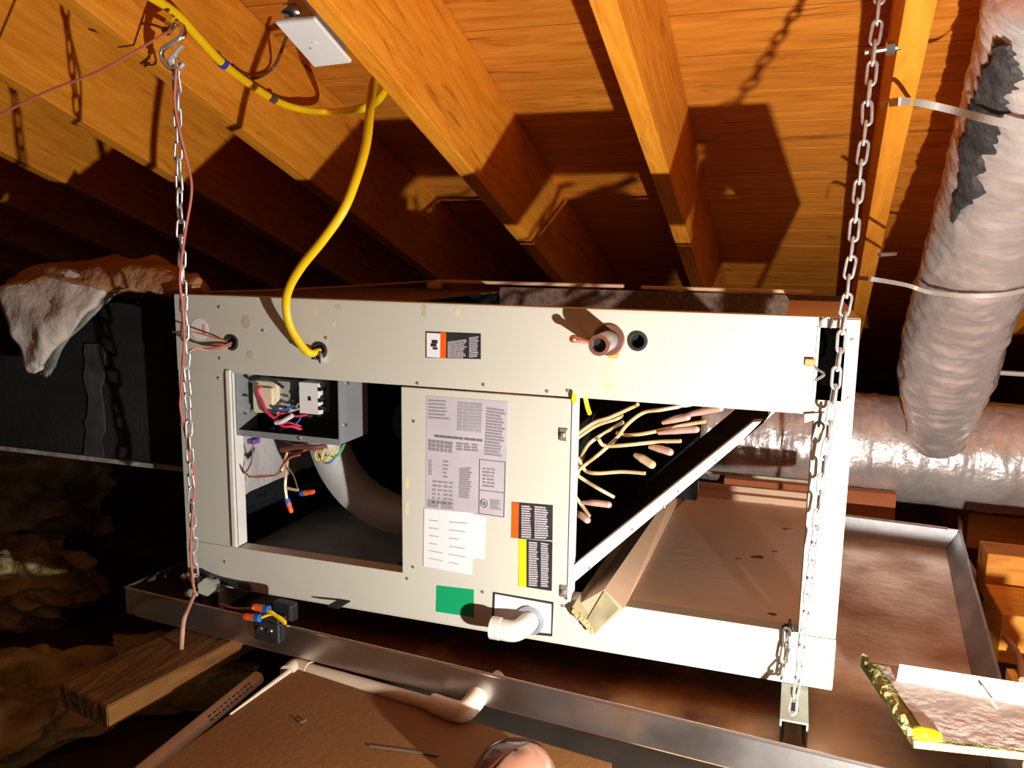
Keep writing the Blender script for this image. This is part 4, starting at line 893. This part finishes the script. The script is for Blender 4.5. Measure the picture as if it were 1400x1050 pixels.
# straps
def strapm(pts, wd, th=.0015):
    P_ = spline(pts, 8); b3 = bmesh.new(); rows = []
    for i_, p in enumerate(P_):
        t = (P_[min(i_ + 1, len(P_) - 1)] - P_[max(i_ - 1, 0)]).normalized(); vw = (CAM - p).normalized(); s = t.cross(vw).normalized()
        rows.append([b3.verts.new(p + s * wd / 2 - vw * th), b3.verts.new(p - s * wd / 2 - vw * th), b3.verts.new(p - s * wd / 2 + vw * th), b3.verts.new(p + s * wd / 2 + vw * th)])
    for a, b in zip(rows, rows[1:]):
        for j in range(4): b3.faces.new((a[j], a[(j + 1) % 4], b[(j + 1) % 4], b[j]))
    b3.faces.new(rows[0]); b3.faces.new(rows[-1][::-1]); return b3
tag(obj('hanging_strap', strapm([ax((1204, 144), 1.296), ax((1228, 139), 1.297), ay((1258, 141), .22), ay((1300, 150), .24), ay((1345, 162), .15), ay((1400, 175), .11), ay((1440, 186), .10)], .012), MT['strap']), 'wide grey strap from the narrow rafter around the foil duct, upper', 'strap', 'duct hanging straps')
tag(obj('hanging_strap', strapm([ax((1172, 380), 1.297), ax((1195, 382), 1.32), ay((1240, 390), .68), ay((1268, 399), .69), ay((1310, 404), .645), ay((1360, 404), .63), ay((1410, 396), .66)], .009), MT['strap']), 'thin grey strap around the lower part of the foil duct', 'strap', 'duct hanging straps')
tag(obj('hanging_strap', T([ay((1327, 545), 1.1), ay((1333, 520), 1.1), ay((1342, 508), 1.1), ay((1360, 509), 1.1), ay((1410, 512), 1.1)], .0065, seg=6), MT['strap'], None, smooth=True), 'pale cable bending right at the duct joint', 'cable')
b2 = T([ax((1202, 348), 1.32), ax((1224, 347), 1.36)], .004, seg=6, smooth=False)
tag(obj('nail', b2, MT['steel']), 'bright nail sticking out of the narrow orange rafter', 'nail')

# ================================================================== FLOOR LEVEL
def slab(name, pts, z1, th, mt, lb, cat, group=None, parent=None):
    b3 = bmesh.new(); a = [b3.verts.new((p.x, p.y, z1)) for p in pts]; c = [b3.verts.new((p.x, p.y, z1 - th)) for p in pts]; n = len(a)
    b3.faces.new(a); b3.faces.new(c[::-1])
    for k in range(n): b3.faces.new((a[k], a[(k + 1) % n], c[(k + 1) % n], c[k]))
    bmesh.ops.bevel(b3, geom=b3.edges[:], offset=.002, segments=2, affect='EDGES')
    return tag(obj(name, b3, MT[mt], parent), lb, cat, group)
# lumber block at left
la = az((80, 935), -.066); lb_ = az((146, 966), -.066); lc = az((250, 855), -.066)
dirv = (lc - la).normalized()
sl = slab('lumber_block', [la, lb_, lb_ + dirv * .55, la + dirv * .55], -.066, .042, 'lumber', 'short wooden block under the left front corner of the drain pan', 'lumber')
# foreground board with frayed back edge
ZBD = -.075
k0 = az((402, 914), ZBD); k1 = az((700, 1003), ZBD); dv = (k1 - k0).normalized(); lf = az((219, 1046), ZBD); ld = (lf - k0).normalized()
bd = thing('hardboard_sheet', 'brown hardboard sheet lying in the foreground below the drain pan', 'board', k0)
b3 = bmesh.new(); pts = [k0, k0 + dv * .62, k0 + dv * .72 + ld * .75, k0 + ld * .75]
a = [b3.verts.new(p - k0) for p in pts]; c = [b3.verts.new(p - k0 - Vector((0, 0, .012))) for p in pts]
b3.faces.new(a); b3.faces.new(c[::-1])
for k in range(4): b3.faces.new((a[k], a[(k + 1) % 4], c[(k + 1) % 4], c[k]))
obj('board', b3, MT['plywood'], bd)
b3 = T([(0, 0, .001), ld * .08 + Vector((0, 0, .001)), ld * .17 + Vector((0, 0, .0))], lambda t: .005 * (1 - .6 * t), seg=6); obj('frayed_edge', b3, MT['edge_paper'], bd)
b3 = bmesh.new(); tube(b3, [az((505, 1020), ZBD + .001) - k0, az((560, 1027), ZBD + .001) - k0, az((600, 1034), ZBD + .001) - k0], .002, seg=4); tube(b3, [az((405, 983), ZBD + .001) - k0, az((412, 987), ZBD + .001) - k0, az((418, 984), ZBD + .001) - k0], .003, seg=4)
obj('scratch', b3, MT['mark'], bd)
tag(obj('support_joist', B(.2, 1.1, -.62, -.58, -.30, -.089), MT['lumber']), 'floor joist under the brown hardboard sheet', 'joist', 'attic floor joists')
# drain line
dt = thing('drain_line', 'old white plastic drain pipe with an elbow running behind the brown board', 'pipe', az((630, 972), -.062)); d0 = az((630, 972), -.062)
wu = None
wallp = az((676, 934), -.035)
pA = k0 + Vector((-.004, .016, -.004)); pB = az((600, 966), -.068)
b3 = bmesh.new(); tube(b3, [pA - d0, (pA + pB) / 2 - d0, pB - d0], .0125, seg=14, n=4); obj('pipe', b3, MT['pvc_old'], dt, smooth=True)
b3 = bmesh.new(); tube(b3, [az((592, 962), -.066) - d0, az((612, 969), -.064) - d0, az((632, 973), -.060) - d0, az((645, 963), -.054) - d0, az((655, 949), -.048) - d0], .0175, seg=16, n=6); obj('elbow', b3, MT['pvc_old'], dt, smooth=True, angle=70)
b3 = bmesh.new(); tube(b3, [az((650, 956), -.050) - d0, az((664, 944), -.043) - d0, az((684, 926), -.034) - d0], .0140, seg=14, n=4); obj('stub', b3, MT['pvc_old'], dt, smooth=True)
b3 = bmesh.new(); tube(b3, [pA - d0 + Vector((.03, -.004, 0)), pA - d0 + Vector((.0, 0, 0)), pA - d0 + ld * .03], .0155, seg=12, n=4); obj('end_elbow', b3, MT['pvc_old'], dt, smooth=True)
# loose pvc pipe
pp = thing('pvc_pipe', 'loose white plastic pipe with dark printed marks left of the brown board', 'pipe', az((270, 990), -.115)); p00 = az((270, 990), -.115)
g0 = az((180, 1068), -.115); g1 = az((352, 927), -.115)
obj('tube', pipe_open(bmesh.new(), g0 - p00, g1 - p00, .0135, .0105), MT['pvc_old'], pp, smooth=True)
ud = (g1 - g0).normalized(); vw = (CAM - g1).normalized(); vw = (vw - ud * vw.dot(ud)).normalized(); sd_ = ud.cross(vw)
b3 = bmesh.new(); rn = random.Random(6); L_ = (g1 - g0).length; s_ = .52
while s_ < .90:
    l_ = rn.uniform(.012, .028)
    base = g0 + ud * L_ * s_ - p00; 
    for off in (-.0035, .0035):
        pa = base + vw * .0128 + sd_ * off
        q_ = [pa, pa + ud * L_ * l_, pa + ud * L_ * l_ + sd_ * .003, pa + sd_ * .003]
        b3.faces.new([b3.verts.new(x_ + vw * .0012) for x_ in q_])
    s_ += l_ + rn.uniform(.008, .02)
obj('printed_marks', b3, MT['mark'], pp)
# clear dome at the bottom edge
dc = az((704, 1068), ZBD + .006)
dm = thing('clear_dome', 'round shiny clear plastic dome lying at the bottom edge on the brown board', 'dome', dc + Vector((0, 0, -.002)))
dz = dc - dm.location
b3 = lathe(bmesh.new(), [(.060, -.004), (.062, 0), (.059, .020), (.047, .040), (.027, .052), (.0, .055)], 36, dz, 'Z'); obj('dome_shell', b3, MT['clear'], dm, smooth=True)
for nm, mt_, a0_, a1_ in (('shade_half', 'brownwire', .42 * PI, 1.30 * PI), ('lit_half', 'lit_pink', -.66 * PI, .36 * PI)):  # shaded and lit sides of the dome put into the colours of two inner halves
    b3 = bmesh.new(); prof = [(.052, .001), (.050, .018), (.038, .034), (.020, .043), (.004, .046)]; rings = []
    for r, h in prof: rings.append([b3.verts.new(dz + Vector((r * math.cos(a0_ + (a1_ - a0_) * k / 20), r * math.sin(a0_ + (a1_ - a0_) * k / 20), h))) for k in range(21)])
    for a, b in zip(rings, rings[1:]):
        for k in range(20): b3.faces.new((a[k], a[k + 1], b[k + 1], b[k]))
    o = obj(nm, b3, MT[mt_], dm, smooth=True); sd = o.modifiers.new('thickness', 'SOLIDIFY'); sd.thickness = .002
# insulation at left
for k, (px, z_, r, sx, sy, sz, lb) in enumerate((((10, 960), -.24, .20, 1.1, .9, .42, 'yellow fiberglass batt in front at the left edge, nearest the wood block'),
                                            ((20, 790), -.20, .22, 1.1, .75, .5, 'pale fluffy fiberglass heap at the left edge, middle one'),
                                            ((20, 670), -.2, .30, 1.3, .8, .6, 'dim yellow fiberglass heap under the dark plenum at the far left'),
                                            ((235, 915), -.27, .16, 1.1, .8, .3, 'flat brownish fiberglass patch behind the loose white pipe'))):
    q = az(px, z_)
    tag(obj('insulation_batt', lump(bmesh.new(), q, r, sx, sy, sz, k * 3.1 + 1, .5, 5, 1.7), MT['fiber'], None, smooth=True), lb, 'insulation', 'fiberglass insulation')
# right floor boards
for k, (yb, ya, x0, z1, lb) in enumerate(((1.30, 1.42, 1.69, -.045, 'farthest orange floor timber at the right edge, under the foil duct'), (.69, .785, 1.618, .035, 'second orange floor timber from the back at the right edge'),
                              (.50, .675, 1.615, -.03, 'third orange floor timber from the back at the right edge'), (.26, .37, 1.60, -.085, 'nearest orange floor timber at the right edge behind the foil panel'))):
    o = obj('floor_timber', B(x0, 3.2, yb, ya, z1 - .105, z1, bev=.003), MT['joist']); tag(o, lb, 'timber', 'orange timbers on the right attic floor')
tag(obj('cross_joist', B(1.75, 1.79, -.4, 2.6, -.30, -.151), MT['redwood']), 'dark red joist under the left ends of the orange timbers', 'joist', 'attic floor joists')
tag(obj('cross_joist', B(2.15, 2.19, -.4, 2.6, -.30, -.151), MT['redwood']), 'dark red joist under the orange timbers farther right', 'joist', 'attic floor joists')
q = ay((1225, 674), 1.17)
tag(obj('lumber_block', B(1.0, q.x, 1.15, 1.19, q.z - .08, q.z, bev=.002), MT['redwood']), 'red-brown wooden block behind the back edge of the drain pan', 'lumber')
tag(obj('floor_cable', T([az((1312, 705), -.07), az((1316, 750), -.072), az((1330, 780), -.074), az((1352, 820), -.078), az((1375, 870), -.078), az((1392, 895), -.078), az((1398, 930), -.07)], .0065, seg=8), MT['cable_dirty'], None, smooth=True), 'dirty pinkish cable lying over the orange boards right of the pan', 'cable')
# duct board scrap at bottom right
ZD = .012
db = thing('duct_board_scrap', 'foil-faced fiberglass duct board scrap at the bottom right corner', 'insulation board', az((1200, 930), ZD))
o_ = az((1200, 930), ZD)
c1, c2 = az((1177, 902), ZD), az((1250, 1012), ZD)
rdv = (az((1400, 1028), ZD) - c2).normalized(); rdv2 = (az((1400, 938), ZD) - az((1232, 910), ZD)).normalized()
pts = [c1, c2, c2 + rdv * .20, c1 + rdv2 * .26]
def slabm(pts, z1, th):
    b3 = bmesh.new(); a = [b3.verts.new((p.x - o_.x, p.y - o_.y, z1)) for p in pts]; c = [b3.verts.new((p.x - o_.x, p.y - o_.y, z1 - th)) for p in pts]; n = len(a)
    b3.faces.new(a); b3.faces.new(c[::-1])
    for k in range(n): b3.faces.new((a[k], a[(k + 1) % n], c[(k + 1) % n], c[k]))
    return b3
obj('fiber_core', slabm(pts, -.0012, .011), MT['fiber_edge'], db)
nu, nv = 40, 26; b3 = bmesh.new(); vv = []
i1 = c1 + (c2 - c1) * .06 + rdv2 * .022; i2 = c2 + rdv * .022
for a in range(nu + 1):
    row = []
    for b in range(nv + 1):
        u, v = a / nu, b / nv; p = (i1 + rdv2 * .21 * u) * (1 - v) + (i2 + rdv * .165 * u) * v
        row.append(b3.verts.new((p.x - o_.x, p.y - o_.y, .001 + .0022 * (1 + noise.noise(p * 28)) + .0012 * noise.noise(p * 75))))
    vv.append(row)
for a in range(nu):
    for b in range(nv): b3.faces.new((vv[a][b], vv[a + 1][b], vv[a + 1][b + 1], vv[a][b + 1]))
obj('foil_face', b3, MT['foil_dull'], db, smooth=True, angle=180)
yl = az((1266, 1006), ZD); b3 = bmesh.new(); lump(b3, yl - o_ + Vector((0, 0, .003)), .012, 1.5, 1.1, .8, 4, .3, 3); obj('fiber_tuft', b3, MT['label_yellow'], db, smooth=True)
b3 = T([az((1180, 900), ZD) - o_ + Vector((0, 0, .001)), az((1198, 928), ZD) - o_ + Vector((0, 0, .004)), az((1222, 968), ZD) - o_ + Vector((0, 0, .003)), az((1245, 1004), ZD) - o_ + Vector((0, 0, .002))], .006, seg=8, n=10)
for v in b3.verts: v.co += Vector((noise.noise(v.co * 90), noise.noise(v.co * 95 + Vector((5, 0, 0))), noise.noise(v.co * 80))) * .006
obj('torn_edge', b3, MT['fiber_edge'], db)
m1, m3 = az((1230, 908), ZD + .026), az((1400, 934), ZD + .026); m2, m4 = az((1226, 928), ZD + .006), az((1400, 962), ZD + .006)
dvm = (m3 - m1).normalized(); dvn = (m4 - m2).normalized(); b3 = bmesh.new()
tp_ = [m2, m2 + dvn * .21, m1 + dvm * .21, m1]; t_ = [b3.verts.new(p) for p in tp_]; u_ = [b3.verts.new(p + Vector((0, .004, -.004))) for p in tp_]
b3.faces.new(t_); b3.faces.new(u_[::-1])
for k in range(4): b3.faces.new((t_[k], t_[(k + 1) % 4], u_[(k + 1) % 4], u_[k]))
tag(obj('white_slat', b3, MT['paint_white']), 'white painted metal strip leaning on the duct board scrap', 'strip')
tag(obj('splinter', T([az((1342, 938), ZD + .022), az((1352, 953), ZD + .014), az((1363, 968), ZD + .008)], .0022, seg=5), MT['beige']), 'thin pale splinter lying across the white metal strip', 'splinter')
